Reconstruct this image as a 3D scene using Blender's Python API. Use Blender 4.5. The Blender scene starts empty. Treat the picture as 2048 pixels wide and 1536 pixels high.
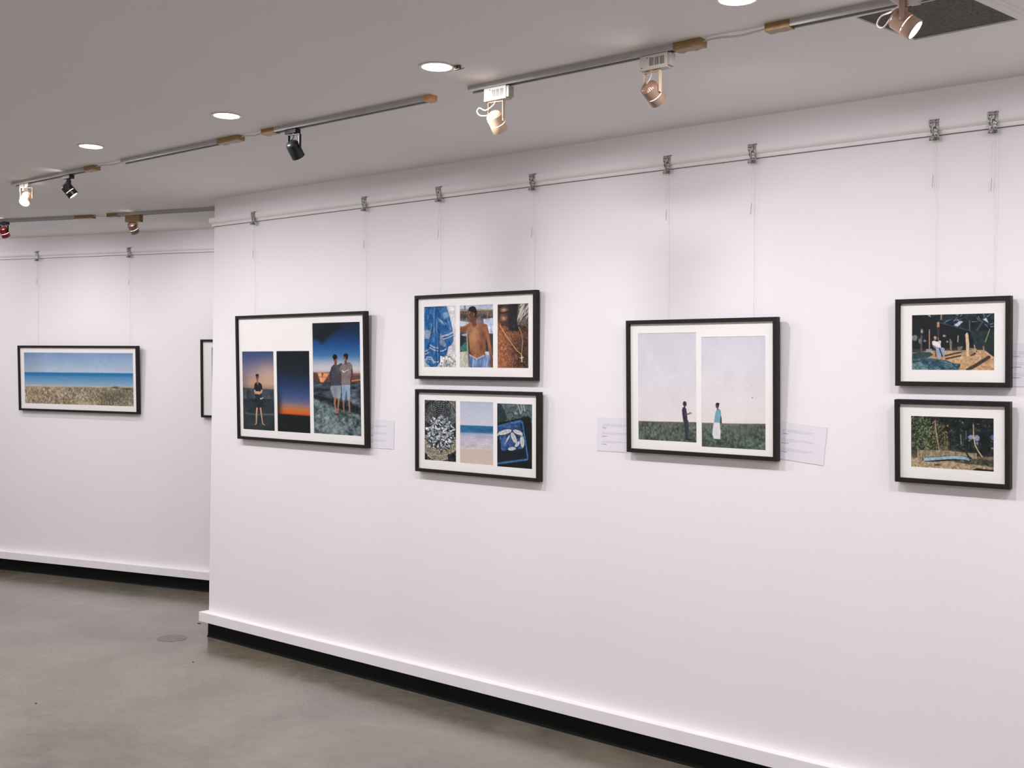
import bpy, math, random
import numpy as np
from mathutils import Vector, Matrix

sc = bpy.context.scene
col = sc.collection
rng = np.random.RandomState(7)
random.seed(7)
H = 2.7                       # ceiling height

# ------------------------------------------------------------------ camera
cd = bpy.data.cameras.new('camera'); cam = bpy.data.objects.new('camera', cd); col.objects.link(cam)
cd.sensor_width = 36.0; cd.lens = 2236.75 * 36.0 / 2048.0
cd.clip_start = 0.05; cd.clip_end = 60
Rv = Vector((0.76727, 0.64112, 0.01548)).normalized()
Fv = Vector((-0.64112, 0.76742, -0.00457)).normalized()
Uv = Rv.cross(Fv).normalized()
M = Matrix((Rv, Uv, -Fv)).transposed().to_4x4(); M.translation = Vector((0, -4.1105, 1.62))
cam.matrix_world = M
sc.camera = cam

# ------------------------------------------------------------------ world and exposure
w = bpy.data.worlds.new('world'); sc.world = w; w.use_nodes = True
w.node_tree.nodes['Background'].inputs[0].default_value = (0.5, 0.5, 0.52, 1)
w.node_tree.nodes['Background'].inputs[1].default_value = 0.02
sc.view_settings.view_transform = 'Standard'; sc.view_settings.look = 'None'
sc.view_settings.gamma = 1.0; sc.view_settings.use_curve_mapping = False
sc.view_settings.exposure = -0.06
sc.cycles.max_bounces = 10; sc.cycles.diffuse_bounces = 6; sc.cycles.transparent_max_bounces = 12
sc.cycles.sample_clamp_indirect = 4.0
sc.cycles.caustics_reflective = False; sc.cycles.caustics_refractive = False

# the downlights' light (those in the picture sit in fixtures built further down; unseen ones are added as room fill)
DOWN_W = 15.0
DOWN = [(-6.10, -1.30), (-4.98, -1.305), (-3.92, -1.30), (-2.71, -1.305), (-1.55, -1.30), (-0.40, -1.30), (0.80, -1.30), (2.0, -1.30),
        (-7.25, -1.30), (-8.40, -1.30), (-9.5, -2.8), (-7.2, -3.6), (-5.0, -4.0), (-2.7, -4.0), (-0.4, -4.0), (1.9, -4.0), (-8.5, -5.2), (-5.5, -5.6), (-2.0, -5.6), (1.5, -5.6)]
def area_light(name, loc, power, size, color, direction=(0, 0, -1), spread=math.pi):
    l = bpy.data.lights.new(name, 'AREA'); l.shape = 'DISK'; l.size = size; l.energy = power; l.color = color
    l.spread = spread
    o = bpy.data.objects.new(name, l); col.objects.link(o); o.location = loc
    o.rotation_euler = Vector(direction).to_track_quat('-Z', 'Y').to_euler()
    return o
for i, (x, y) in enumerate(DOWN):
    area_light('downlight_and_fill_lamp', (x, y, H - 0.012), DOWN_W if y > -2 else DOWN_W * 0.95, 0.10, (0.98, 0.995, 1.02))

# ------------------------------------------------------------------ helpers
def tag(o, label=None, cat=None, group=None, kind=None):
    if label: o['label'] = label
    if cat: o['category'] = cat
    if group: o['group'] = group
    if kind: o['kind'] = kind
    return o
def empty(name, loc, label, cat, group=None):
    o = bpy.data.objects.new(name, None); col.objects.link(o); o.location = loc; o.empty_display_size = 0.05
    return tag(o, label, cat, group)
class MB:
    def __init__(s): s.v = []; s.f = []; s.m = []
    def add(s, vs, fs, mi=0):
        b = len(s.v); s.v += [tuple(v) for v in vs]; s.f += [tuple(b + i for i in f) for f in fs]; s.m += [mi] * len(fs)
        return s
    def box(s, a, b, mi=0, xf=None):
        x0, y0, z0 = a; x1, y1, z1 = b
        vs = [Vector(p) for p in ((x0,y0,z0),(x1,y0,z0),(x1,y1,z0),(x0,y1,z0),(x0,y0,z1),(x1,y0,z1),(x1,y1,z1),(x0,y1,z1))]
        if xf: vs = [xf(v) for v in vs]
        return s.add(vs, [(0,3,2,1),(4,5,6,7),(0,1,5,4),(1,2,6,5),(2,3,7,6),(3,0,4,7)], mi)
    def lathe(s, c, ax, prof, n=28, mi=0, cap0=True, cap1=True):
        ax = Vector(ax).normalized(); c = Vector(c)
        u = ax.orthogonal().normalized(); v = ax.cross(u)
        vs = []; fs = []
        for (r, t) in prof:
            for k in range(n):
                a = 2 * math.pi * k / n
                vs.append(c + ax * t + u * (r * math.cos(a)) + v * (r * math.sin(a)))
        for i in range(len(prof) - 1):
            for k in range(n):
                k2 = (k + 1) % n
                fs.append((i*n+k, i*n+k2, (i+1)*n+k2, (i+1)*n+k))
        if cap0: fs.append(tuple(range(n-1, -1, -1)))
        if cap1: fs.append(tuple((len(prof)-1)*n + k for k in range(n)))
        return s.add(vs, fs, mi)
    def tube(s, pts, r, n=8, mi=0):
        pts = [Vector(p) for p in pts]; vs = []; fs = []
        d = (pts[1] - pts[0]).normalized(); u = d.orthogonal().normalized()
        for i, p in enumerate(pts):
            if i == 0: d = pts[1] - pts[0]
            elif i == len(pts) - 1: d = pts[-1] - pts[-2]
            else: d = pts[i+1] - pts[i-1]
            d.normalize(); u = (u - d * u.dot(d)).normalized(); v = d.cross(u)
            for k in range(n):
                a = 2 * math.pi * k / n
                vs.append(p + u * (r * math.cos(a)) + v * (r * math.sin(a)))
        for i in range(len(pts) - 1):
            for k in range(n):
                k2 = (k + 1) % n
                fs.append((i*n+k, i*n+k2, (i+1)*n+k2, (i+1)*n+k))
        fs.append(tuple(range(n-1, -1, -1))); fs.append(tuple((len(pts)-1)*n + k for k in range(n)))
        return s.add(vs, fs, mi)
    def sweep(s, prof, sections, mi=0):
        # prof: closed list of (offset, z); sections: functions offset,z -> point
        n = len(prof); vs = []; fs = []
        for g in sections:
            for (o, z) in prof: vs.append(g(o, z))
        for i in range(len(sections) - 1):
            for k in range(n):
                k2 = (k + 1) % n
                fs.append((i*n+k, i*n+k2, (i+1)*n+k2, (i+1)*n+k))
        fs.append(tuple(range(n-1, -1, -1))); fs.append(tuple((len(sections)-1)*n + k for k in range(n)))
        return s.add(vs, fs, mi)
    def build(s, name, mats, parent=None, smooth=None, bevel=0.0, bseg=2):
        me = bpy.data.meshes.new(name); me.from_pydata(s.v, [], s.f); me.validate()
        if not isinstance(mats, (list, tuple)): mats = [mats]
        for m in mats: me.materials.append(m)
        for p, i in zip(me.polygons, s.m): p.material_index = i
        if smooth:
            me.shade_smooth(); me.set_sharp_from_angle(angle=math.radians(smooth))
        me.update()
        import bmesh
        bm = bmesh.new(); bm.from_mesh(me); bmesh.ops.recalc_face_normals(bm, faces=bm.faces); bm.to_mesh(me); bm.free()
        if smooth: me.set_sharp_from_angle(angle=math.radians(smooth))
        o = bpy.data.objects.new(name, me); col.objects.link(o)
        if parent: o.parent = parent
        if bevel:
            b = o.modifiers.new('bevel', 'BEVEL'); b.width = bevel; b.segments = bseg; b.limit_method = 'ANGLE'; b.angle_limit = math.radians(40)
        return o
def spline(pts, n=8):
    pts = [Vector(p) for p in pts]; P = [pts[0]] + pts + [pts[-1]]; out = []
    for i in range(1, len(P) - 2):
        for k in range(n):
            t = k / n; a, b, c, d = P[i-1], P[i], P[i+1], P[i+2]
            out.append(0.5 * ((2*b) + (c-a)*t + (2*a-5*b+4*c-d)*t*t + (-a+3*b-3*c+d)*t**3))
    out.append(pts[-1]); return out

# ------------------------------------------------------------------ materials
def lin(c):
    c = np.asarray(c, float) / 255.0
    return np.where(c <= 0.04045, c / 12.92, ((c + 0.055) / 1.055) ** 2.4)
def L4(c): return (*[float(v) for v in lin(c)], 1.0)
def mat(name, rgb=None, rough=0.6, metal=0.0, spec=0.5, var=0.0, vscale=20.0, bump=0.0, bscale=200.0, rgb2=None, thr=None, coat=0.0):
    m = bpy.data.materials.new(name); m.use_nodes = True; nt = m.node_tree; b = nt.nodes['Principled BSDF']
    b.inputs['Roughness'].default_value = rough; b.inputs['Metallic'].default_value = metal
    b.inputs['Specular IOR Level'].default_value = spec; b.inputs['Coat Weight'].default_value = coat
    c1 = L4(rgb); b.inputs['Base Color'].default_value = c1
    tc = nt.nodes.new('ShaderNodeTexCoord')
    n = nt.nodes.new('ShaderNodeTexNoise'); n.inputs['Scale'].default_value = vscale; n.inputs['Detail'].default_value = 6
    nt.links.new(tc.outputs['Object'], n.inputs['Vector'])
    r = nt.nodes.new('ShaderNodeValToRGB')
    if rgb2 is not None:
        c2 = L4(rgb2)
        lo, hi = thr or (0.35, 0.65)
    else:
        c2 = tuple(min(1, v * (1 + var)) for v in c1[:3]) + (1,); c1 = tuple(v * (1 - var) for v in c1[:3]) + (1,); lo, hi = 0.3, 0.7
    r.color_ramp.elements[0].position = lo; r.color_ramp.elements[0].color = c1
    r.color_ramp.elements[1].position = hi; r.color_ramp.elements[1].color = c2
    nt.links.new(n.outputs['Fac'], r.inputs['Fac']); nt.links.new(r.outputs['Color'], b.inputs['Base Color'])
    if bump:
        n2 = nt.nodes.new('ShaderNodeTexNoise'); n2.inputs['Scale'].default_value = bscale; n2.inputs['Detail'].default_value = 3
        nt.links.new(tc.outputs['Object'], n2.inputs['Vector'])
        bp = nt.nodes.new('ShaderNodeBump'); bp.inputs['Strength'].default_value = 1.0; bp.inputs['Distance'].default_value = bump
        nt.links.new(n2.outputs['Fac'], bp.inputs['Height']); nt.links.new(bp.outputs['Normal'], b.inputs['Normal'])
    return m
def emit(name, rgb, strength):
    m = bpy.data.materials.new(name); m.use_nodes = True; nt = m.node_tree; nt.nodes.clear()
    e = nt.nodes.new('ShaderNodeEmission'); e.inputs[0].default_value = L4(rgb); e.inputs[1].default_value = strength
    o = nt.nodes.new('ShaderNodeOutputMaterial'); nt.links.new(e.outputs[0], o.inputs[0]); return m

M_wall = mat('wall_paint', (237, 231, 234), rough=0.62, spec=0.3, var=0.012, vscale=1.6, bump=0.00035, bscale=90)
M_ceil = mat('ceiling_paint', (239, 239, 240), rough=0.75, spec=0.2, var=0.012, vscale=1.3, bump=0.0003, bscale=60)
M_trim = mat('trim_paint', (240, 235, 237), rough=0.55, spec=0.35, var=0.02, vscale=9, bump=0.0004, bscale=70)
M_black = mat('black_vinyl', (7, 11, 10), rough=0.55, spec=0.15, var=0.3, vscale=6)
M_frame = mat('stained_wood', (30, 27, 23), rough=0.55, spec=0.25, var=0.2, vscale=60, bump=0.0002, bscale=120)
M_mat = mat('mount_board', (246, 241, 239), rough=0.85, spec=0.1, var=0.006, vscale=30)
M_track = mat('track_aluminium', (176, 174, 175), rough=0.45, metal=0.1, var=0.04, vscale=15)
M_slot = mat('track_slot', (28, 28, 28), rough=0.6)
M_tape = mat('parcel_tape', (142, 112, 70), rough=0.35, spec=0.5, var=0.12, vscale=60, bump=0.0006, bscale=160)
M_tape2 = mat('orange_tape', (204, 148, 104), rough=0.4, var=0.1, vscale=60)
M_cable = mat('cable_white', (205, 198, 194), rough=0.5)
M_steel = mat('spangled_steel', (56, 58, 58), rough=0.42, metal=0.3, rgb2=(190, 185, 183), thr=(0.40, 0.60), vscale=170)
M_wire = mat('nylon_line', (205, 198, 202), rough=0.3, spec=0.5)
M_crimp = mat('crimp_metal', (150, 146, 150), rough=0.4, metal=0.5)
M_cream = mat('cream_enamel', (200, 176, 148), rough=0.38, spec=0.5, var=0.03, vscale=30)
M_white = mat('ballast_plastic', (192, 186, 177), rough=0.5, var=0.03, vscale=30)
M_greyp = mat('ballast_end_plastic', (170, 163, 156), rough=0.5)
M_brown = mat('bronze_enamel', (150, 122, 106), rough=0.35, spec=0.6, var=0.05, vscale=40)
M_blk = mat('black_enamel', (22, 24, 24), rough=0.35, spec=0.5, var=0.1, vscale=40)
M_red = mat('red_enamel', (150, 30, 38), rough=0.3, spec=0.6, var=0.05, vscale=40)
M_chrome = mat('trim_ring_metal', (206, 200, 196), rough=0.3, metal=0.5)
M_bulb = emit('lit_reflector', (255, 214, 205), 5.0)
M_lens = emit('lit_lamp_face', (255, 244, 240), 13.0)
M_off = mat('unlit_lamp_face', (60, 62, 62), rough=0.15)
M_down = emit('downlight_diffuser', (255, 246, 240), 14.0)
M_paper = mat('caption_paper', (229, 223, 231), rough=0.8, spec=0.1)
M_clip = mat('brown_plastic', (96, 72, 58), rough=0.5)

def glass_mat():
    m = bpy.data.materials.new('picture_glass'); m.use_nodes = True; nt = m.node_tree; nt.nodes.clear()
    t = nt.nodes.new('ShaderNodeBsdfTransparent'); t.inputs[0].default_value = (1, 1, 1, 1)
    g = nt.nodes.new('ShaderNodeBsdfGlossy'); g.inputs['Roughness'].default_value = 0.02; g.inputs[0].default_value = (1, 1, 1, 1)
    lw = nt.nodes.new('ShaderNodeLayerWeight'); lw.inputs[0].default_value = 0.5
    pw = nt.nodes.new('ShaderNodeMath'); pw.operation = 'POWER'; pw.inputs[1].default_value = 5.0; nt.links.new(lw.outputs['Facing'], pw.inputs[0])
    f = nt.nodes.new('ShaderNodeMath'); f.operation = 'MULTIPLY_ADD'; f.inputs[1].default_value = 0.96; f.inputs[2].default_value = 0.012; nt.links.new(pw.outputs[0], f.inputs[0])
    x = nt.nodes.new('ShaderNodeMixShader'); o = nt.nodes.new('ShaderNodeOutputMaterial')
    nt.links.new(f.outputs[0], x.inputs[0]); nt.links.new(t.outputs[0], x.inputs[1]); nt.links.new(g.outputs[0], x.inputs[2]); nt.links.new(x.outputs[0], o.inputs[0])
    return m
M_glass = glass_mat()

def perforated(name, rgb):
    # metal cap drilled with rows of small holes
    m = mat(name, rgb, rough=0.4); nt = m.node_tree; b = nt.nodes['Principled BSDF']
    uv = nt.nodes.new('ShaderNodeUVMap')
    sx = nt.nodes.new('ShaderNodeSeparateXYZ'); nt.links.new(uv.outputs[0], sx.inputs[0])
    outs = []
    for ax, k in ((0, 26.0), (1, 6.0)):
        a = nt.nodes.new('ShaderNodeMath'); a.operation = 'MULTIPLY'; a.inputs[1].default_value = k
        nt.links.new(sx.outputs[ax], a.inputs[0])
        fr = nt.nodes.new('ShaderNodeMath'); fr.operation = 'FRACT'; nt.links.new(a.outputs[0], fr.inputs[0])
        s = nt.nodes.new('ShaderNodeMath'); s.operation = 'SUBTRACT'; s.inputs[1].default_value = 0.5; nt.links.new(fr.outputs[0], s.inputs[0])
        p = nt.nodes.new('ShaderNodeMath'); p.operation = 'POWER'; p.inputs[1].default_value = 2; nt.links.new(s.outputs[0], p.inputs[0])
        outs.append(p)
    ad = nt.nodes.new('ShaderNodeMath'); ad.operation = 'ADD'; nt.links.new(outs[0].outputs[0], ad.inputs[0]); nt.links.new(outs[1].outputs[0], ad.inputs[1])
    lt = nt.nodes.new('ShaderNodeMath'); lt.operation = 'GREATER_THAN'; lt.inputs[1].default_value = 0.085; nt.links.new(ad.outputs[0], lt.inputs[0])
    nt.links.new(lt.outputs[0], b.inputs['Alpha'])
    return m
M_perf_w = perforated('perforated_cream', (190, 160, 145)); M_perf_k = perforated('perforated_black', (24, 26, 26))
M_perf_b = perforated('perforated_bronze', (110, 84, 74)); M_perf_r = perforated('perforated_red', (130, 40, 42))

def floor_mat():
    m = bpy.data.materials.new('polished_concrete'); m.use_nodes = True; nt = m.node_tree; b = nt.nodes['Principled BSDF']
    tc = nt.nodes.new('ShaderNodeTexCoord')
    def noise(scale, detail, rough=0.6, dist=0.0, vec=None):
        n = nt.nodes.new('ShaderNodeTexNoise'); n.inputs['Scale'].default_value = scale; n.inputs['Detail'].default_value = detail
        n.inputs['Roughness'].default_value = rough; n.inputs['Distortion'].default_value = dist
        nt.links.new(tc.outputs['Object'], n.inputs['Vector']); return n
    def ramp(src, stops):
        r = nt.nodes.new('ShaderNodeValToRGB'); e = r.color_ramp.elements
        e[0].position, e[0].color = stops[0][0], stops[0][1]; e[1].position, e[1].color = stops[-1][0], stops[-1][1]
        for p, c in stops[1:-1]:
            k = e.new(p); k.color = c
        nt.links.new(src.outputs['Fac'], r.inputs['Fac']); return r
    n1 = noise(1.3, 6, 0.55, 0.9); n2 = noise(9.0, 8, 0.62, 0.5); n3 = noise(0.45, 3)
    r1 = ramp(n1, [(0.22, L4((92, 87, 78))), (0.5, L4((116, 108, 97))), (0.78, L4((136, 125, 112)))])
    r2 = ramp(n2, [(0.22, (0.80, 0.80, 0.79, 1)), (0.78, (1.14, 1.13, 1.11, 1))])
    r3 = ramp(n3, [(0.35, (0.93, 0.97, 1.0, 1)), (0.65, (1.05, 1.0, 0.94, 1))])
    x1 = nt.nodes.new('ShaderNodeMixRGB'); x1.blend_type = 'MULTIPLY'; x1.inputs[0].default_value = 1
    x2 = nt.nodes.new('ShaderNodeMixRGB'); x2.blend_type = 'MULTIPLY'; x2.inputs[0].default_value = 1
    nt.links.new(r1.outputs[0], x1.inputs[1]); nt.links.new(r2.outputs[0], x1.inputs[2])
    nt.links.new(x1.outputs[0], x2.inputs[1]); nt.links.new(r3.outputs[0], x2.inputs[2]); nt.links.new(x2.outputs[0], b.inputs['Base Color'])
    rr = ramp(n2, [(0.3, (0.17, 0.17, 0.17, 1)), (0.7, (0.27, 0.27, 0.27, 1))]); nt.links.new(rr.outputs[0], b.inputs['Roughness'])
    b.inputs['Specular IOR Level'].default_value = 0.6; b.inputs['Coat Weight'].default_value = 0.3; b.inputs['Coat Roughness'].default_value = 0.15
    n4 = noise(60, 4); bp = nt.nodes.new('ShaderNodeBump'); bp.inputs['Distance'].default_value = 0.0004; bp.inputs['Strength'].default_value = 0.6
    nt.links.new(n4.outputs['Fac'], bp.inputs['Height']); nt.links.new(bp.outputs['Normal'], b.inputs['Normal'])
    return m
M_floor = floor_mat()

# ------------------------------------------------------------------ the room
XE = -5.845                                   # free end of the main wall
FO = Vector((-9.06, 0.236, 0)); FT = Vector((2.02, 0.60, 0)).normalized(); FN = Vector((FT.y, -FT.x, 0))
def far(s, d, z): return FO + FT * s + FN * d + Vector((0, 0, z))
def S(mb, name, m, **k): return tag(mb.build(name, m, **k), kind='structure')
S(MB().box((-12.4, -7.9, -0.2), (4.4, 3.0, 0)), 'floor', M_floor)
S(MB().box((-12.4, -7.9, H), (4.4, 3.0, H + 0.2)), 'ceiling', M_ceil)
S(MB().box((XE, 0, 0), (4.0, 0.16, H)), 'wall_right', M_wall)
mb = MB(); mb.add([far(-3.2, 0, 0), far(6.5, 0, 0), far(6.5, -0.16, 0), far(-3.2, -0.16, 0), far(-3.2, 0, H), far(6.5, 0, H), far(6.5, -0.16, H), far(-3.2, -0.16, H)],
    [(0,3,2,1),(4,5,6,7),(0,1,5,4),(1,2,6,5),(2,3,7,6),(3,0,4,7)])
S(mb, 'wall_far', M_wall)
S(MB().box((-12.3, -6.6, 0), (-12.1, -0.6, H)), 'wall_left', M_wall)
S(MB().box((-12.3, -6.75, 0), (4.2, -6.6, H)), 'wall_back', M_wall)
S(MB().box((4.0, -6.6, 0), (4.2, 0.16, H)), 'wall_near', M_wall)
main_sections = [lambda o, z: (3.99, -o, z), lambda o, z: (XE - o, -o, z), lambda o, z: (XE - o, 0.16, z)]
far_sections = [lambda o, z: tuple(far(-2.9, o, z)), lambda o, z: tuple(far(6.4, o, z))]
rail = [(-0.001, 2.530), (0.010, 2.530), (0.012, 2.539), (0.0105, 2.5410), (0.0105, 2.5435), (0.018, 2.548), (0.0225, 2.553), (0.0245, 2.558), (0.0245, 2.5765), (0.0225, 2.5775), (0.0225, 2.581), (-0.001, 2.581)]
ledge = [(-0.001, 0.097), (0.043, 0.097), (0.043, 0.153), (0.0415, 0.1545), (-0.001, 0.1545)]
skirt = [(-0.001, 0.0), (0.008, 0.0), (0.004, 0.010), (0.003, 0.025), (0.003, 0.097), (-0.001, 0.097)]
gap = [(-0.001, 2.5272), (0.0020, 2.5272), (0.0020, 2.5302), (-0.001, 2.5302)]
M_gap_shade = mat('gap_shade_paint', (118, 114, 120), rough=0.9)  # dark strip painted in for the thin line of shade below the rail
t1 = S(MB().sweep(rail, main_sections), 'trim_1', M_trim)
t2 = S(MB().sweep(rail, far_sections), 'trim_2', M_trim)
MB().sweep(gap, main_sections).build('rail_shade_strip', M_gap_shade, t1); MB().sweep(gap, far_sections).build('rail_shade_strip', M_gap_shade, t2)
S(MB().sweep(ledge, main_sections), 'trim_3', M_trim)
S(MB().sweep(ledge, far_sections), 'trim_4', M_trim)
S(MB().sweep(skirt, main_sections), 'baseboard_right', M_black)
S(MB().sweep([(o if z > 0.03 else o * 1.6, z) for o, z in skirt], far_sections), 'baseboard_far', M_black)

# ------------------------------------------------------------------ the printed photographs: colours laid on a fine grid
def vnoise(nx, ny, sx, sy, r, octs=3):
    out = np.zeros((ny, nx)); amp = 1; tot = 0
    for o in range(octs):
        if o and max(sx * 2**o / nx, sy * 2**o / ny) > 0.5: break
        gx, gy = max(2, int(sx * 2**o) + 2), max(2, int(sy * 2**o) + 2)
        g = r.rand(gy, gx); xs = np.linspace(0, gx - 1.001, nx); ys = np.linspace(0, gy - 1.001, ny)
        xi, yi = xs.astype(int), ys.astype(int); fx, fy = xs - xi, ys - yi
        fx = fx*fx*(3-2*fx); fy = (fy*fy*(3-2*fy))[:, None]
        a = g[yi][:, xi]; b = g[yi][:, xi+1]; c = g[yi+1][:, xi]; d = g[yi+1][:, xi+1]
        out += amp * ((a*(1-fx)+b*fx)*(1-fy) + (c*(1-fx)+d*fx)*fy); tot += amp; amp *= 0.55
    return (out / tot - 0.5) * 1.25
class Print:
    """A picture painted in its own sketch coordinates: quad = TL, TR, BR, BL of the sheet in the sketch."""
    def __init__(s, quad, nx, ny, seed=1):
        s.nx, s.ny = nx, ny; s.r = np.random.RandomState(seed)
        u, v = np.meshgrid(np.linspace(0, 1, nx), np.linspace(0, 1, ny))
        q = np.array(quad, float)
        A = q[0][:, None, None]; B = q[1][:, None, None]; Cc = q[2][:, None, None]; D = q[3][:, None, None]
        p = A*(1-u)*(1-v) + B*u*(1-v) + Cc*u*v + D*(1-u)*v
        s.X, s.Y, s.U, s.V = p[0], p[1], u, v
        s.px = (q[1][0]-q[0][0]) / nx
        s.I = np.zeros((ny, nx, 3)) + 128.0
    def blend(s, m, c):
        m = np.clip(m, 0, 1)[..., None]; s.I = s.I * (1-m) + np.asarray(c, float) * m
    def grad(s, stops, axis='Y', wob=0.0):
        t = s.Y if axis == 'Y' else s.X if axis == 'X' else (s.V if axis == 'V' else s.U)
        if wob: t = t + wob * vnoise(s.nx, s.ny, 5, 5, s.r)
        k = [a for a, _ in stops]
        s.I = np.stack([np.interp(t, k, [c[i] for _, c in stops]) for i in range(3)], -1)
    def poly(s, pts, c, soft=None, tex=0, tsc=(20, 20), op=1.0):
        soft = soft or s.px
        P = np.array(pts, float); n = len(P); inside = np.zeros(s.X.shape, bool); dist = np.full(s.X.shape, 1e9)
        for i in range(n):
            x0, y0 = P[i]; x1, y1 = P[(i+1) % n]
            cond = ((y0 > s.Y) != (y1 > s.Y))
            xi = (x1-x0) * (s.Y-y0) / ((y1-y0) if y1 != y0 else 1e-9) + x0
            inside ^= cond & (s.X < xi)
            dx, dy = x1-x0, y1-y0; t = np.clip(((s.X-x0)*dx + (s.Y-y0)*dy) / (dx*dx+dy*dy+1e-9), 0, 1)
            dist = np.minimum(dist, np.hypot(s.X-x0-t*dx, s.Y-y0-t*dy))
        m = np.clip(0.5 + np.where(inside, dist, -dist) / soft, 0, 1) * op
        cc = np.asarray(c, float)
        if tex: cc = cc + tex * 2 * vnoise(s.nx, s.ny, tsc[0], tsc[1], s.r)[..., None]
        s.blend(m, cc); return m
    def line(s, pts, wd, c, op=1.0, w2=None):
        m = np.zeros(s.X.shape); n = len(pts) - 1
        for i in range(n):
            (x0, y0), (x1, y1) = pts[i], pts[i+1]
            dx, dy = x1-x0, y1-y0; t = np.clip(((s.X-x0)*dx + (s.Y-y0)*dy) / (dx*dx+dy*dy+1e-9), 0, 1)
            ww = wd if w2 is None else wd + (w2 - wd) * (i + t) / n
            m = np.maximum(m, np.clip(0.5 + (ww/2 - np.hypot(s.X-x0-t*dx, s.Y-y0-t*dy)) / s.px, 0, 1))
        s.blend(m * op, c)
    def ell(s, cx, cy, rx, ry, c, ang=0.0, soft=None, op=1.0):
        a = math.radians(ang); dx, dy = s.X-cx, s.Y-cy
        u = dx*math.cos(a) + dy*math.sin(a); v = -dx*math.sin(a) + dy*math.cos(a)
        d = (1 - np.hypot(u/rx, v/ry)) * min(rx, ry)
        s.blend(np.clip(0.5 + d / (soft or s.px), 0, 1) * op, c)
    def glow(s, cx, cy, rx, ry, c, op=1.0):
        s.blend(np.exp(-(((s.X-cx)/rx)**2 + ((s.Y-cy)/ry)**2)) * op, c)
    def tex(s, amp, sx, sy, y0=-1e9, y1=1e9, x0=-1e9, x1=1e9, octs=3, soft=6):
        m = np.clip((s.Y-y0)/soft, 0, 1) * np.clip((y1-s.Y)/soft, 0, 1) * np.clip((s.X-x0)/soft, 0, 1) * np.clip((x1-s.X)/soft, 0, 1)
        s.I = s.I + (m * amp * 2 * vnoise(s.nx, s.ny, sx, sy, s.r, octs))[..., None]
    def grain(s, a):
        s.I = s.I + a * s.r.randn(s.ny, s.nx)[..., None]
    def build(s, name, w, h, origin, parent, label):
        # a thin sheet: painted front, plain back
        nx, ny = s.nx, s.ny
        xs = np.linspace(0, w, nx); zs = np.linspace(h, 0, ny)
        Xg, Zg = np.meshgrid(xs, zs); N = nx * ny
        co = np.zeros((N + 4, 3)); co[:N, 0] = Xg.ravel() + origin[0]; co[:N, 1] = origin[1]; co[:N, 2] = Zg.ravel() + origin[2]
        bk = [(0, 0.0008, h), (w, 0.0008, h), (w, 0.0008, 0), (0, 0.0008, 0)]
        for i, b in enumerate(bk): co[N+i] = (origin[0]+b[0], origin[1]+b[1], origin[2]+b[2])
        idx = np.arange(N).reshape(ny, nx)
        a = idx[:-1, :-1].ravel(); b = idx[1:, :-1].ravel(); c = idx[1:, 1:].ravel(); d = idx[:-1, 1:].ravel()
        quads = np.stack([a, b, c, d], 1)
        rest = [(N, N+1, N+2, N+3)]
        nq = len(quads); me = bpy.data.meshes.new(name)
        me.vertices.add(N + 4); me.vertices.foreach_set('co', co.ravel())
        loops = np.concatenate([quads.ravel(), np.array(rest).ravel()])
        me.loops.add(len(loops)); me.loops.foreach_set('vertex_index', loops.astype(np.int32))
        me.polygons.add(nq + 1)
        me.polygons.foreach_set('loop_start', (np.arange(nq + 1) * 4).astype(np.int32))
        me.polygons.foreach_set('loop_total', np.full(nq + 1, 4, np.int32))
        me.update(calc_edges=True)
        cl = lin(np.clip((s.I - 9) * 1.035, 2, 255)).reshape(-1, 3)
        rgba = np.ones((N + 4, 4)); rgba[:N, :3] = cl; rgba[N:, :3] = 0.8
        at = me.color_attributes.new('ink', 'FLOAT_COLOR', 'POINT'); at.data.foreach_set('color', rgba.ravel())
        me.materials.append(M_ink)
        o = bpy.data.objects.new(name, me); col.objects.link(o); o.parent = parent
        if label: o['label'] = label
        return o
M_ink = mat('printed_ink', (128, 128, 128), rough=0.6, spec=0.08)
_b = M_ink.node_tree.nodes['Principled BSDF']
for l in list(_b.inputs['Base Color'].links): M_ink.node_tree.links.remove(l)
_a = M_ink.node_tree.nodes.new('ShaderNodeAttribute'); _a.attribute_name = 'ink'
M_ink.node_tree.links.new(_a.outputs['Color'], _b.inputs['Base Color'])

def shade_body(P, pts, c, tex=12):
    P.poly(pts, c, tex=tex, tsc=(14, 26))

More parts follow.
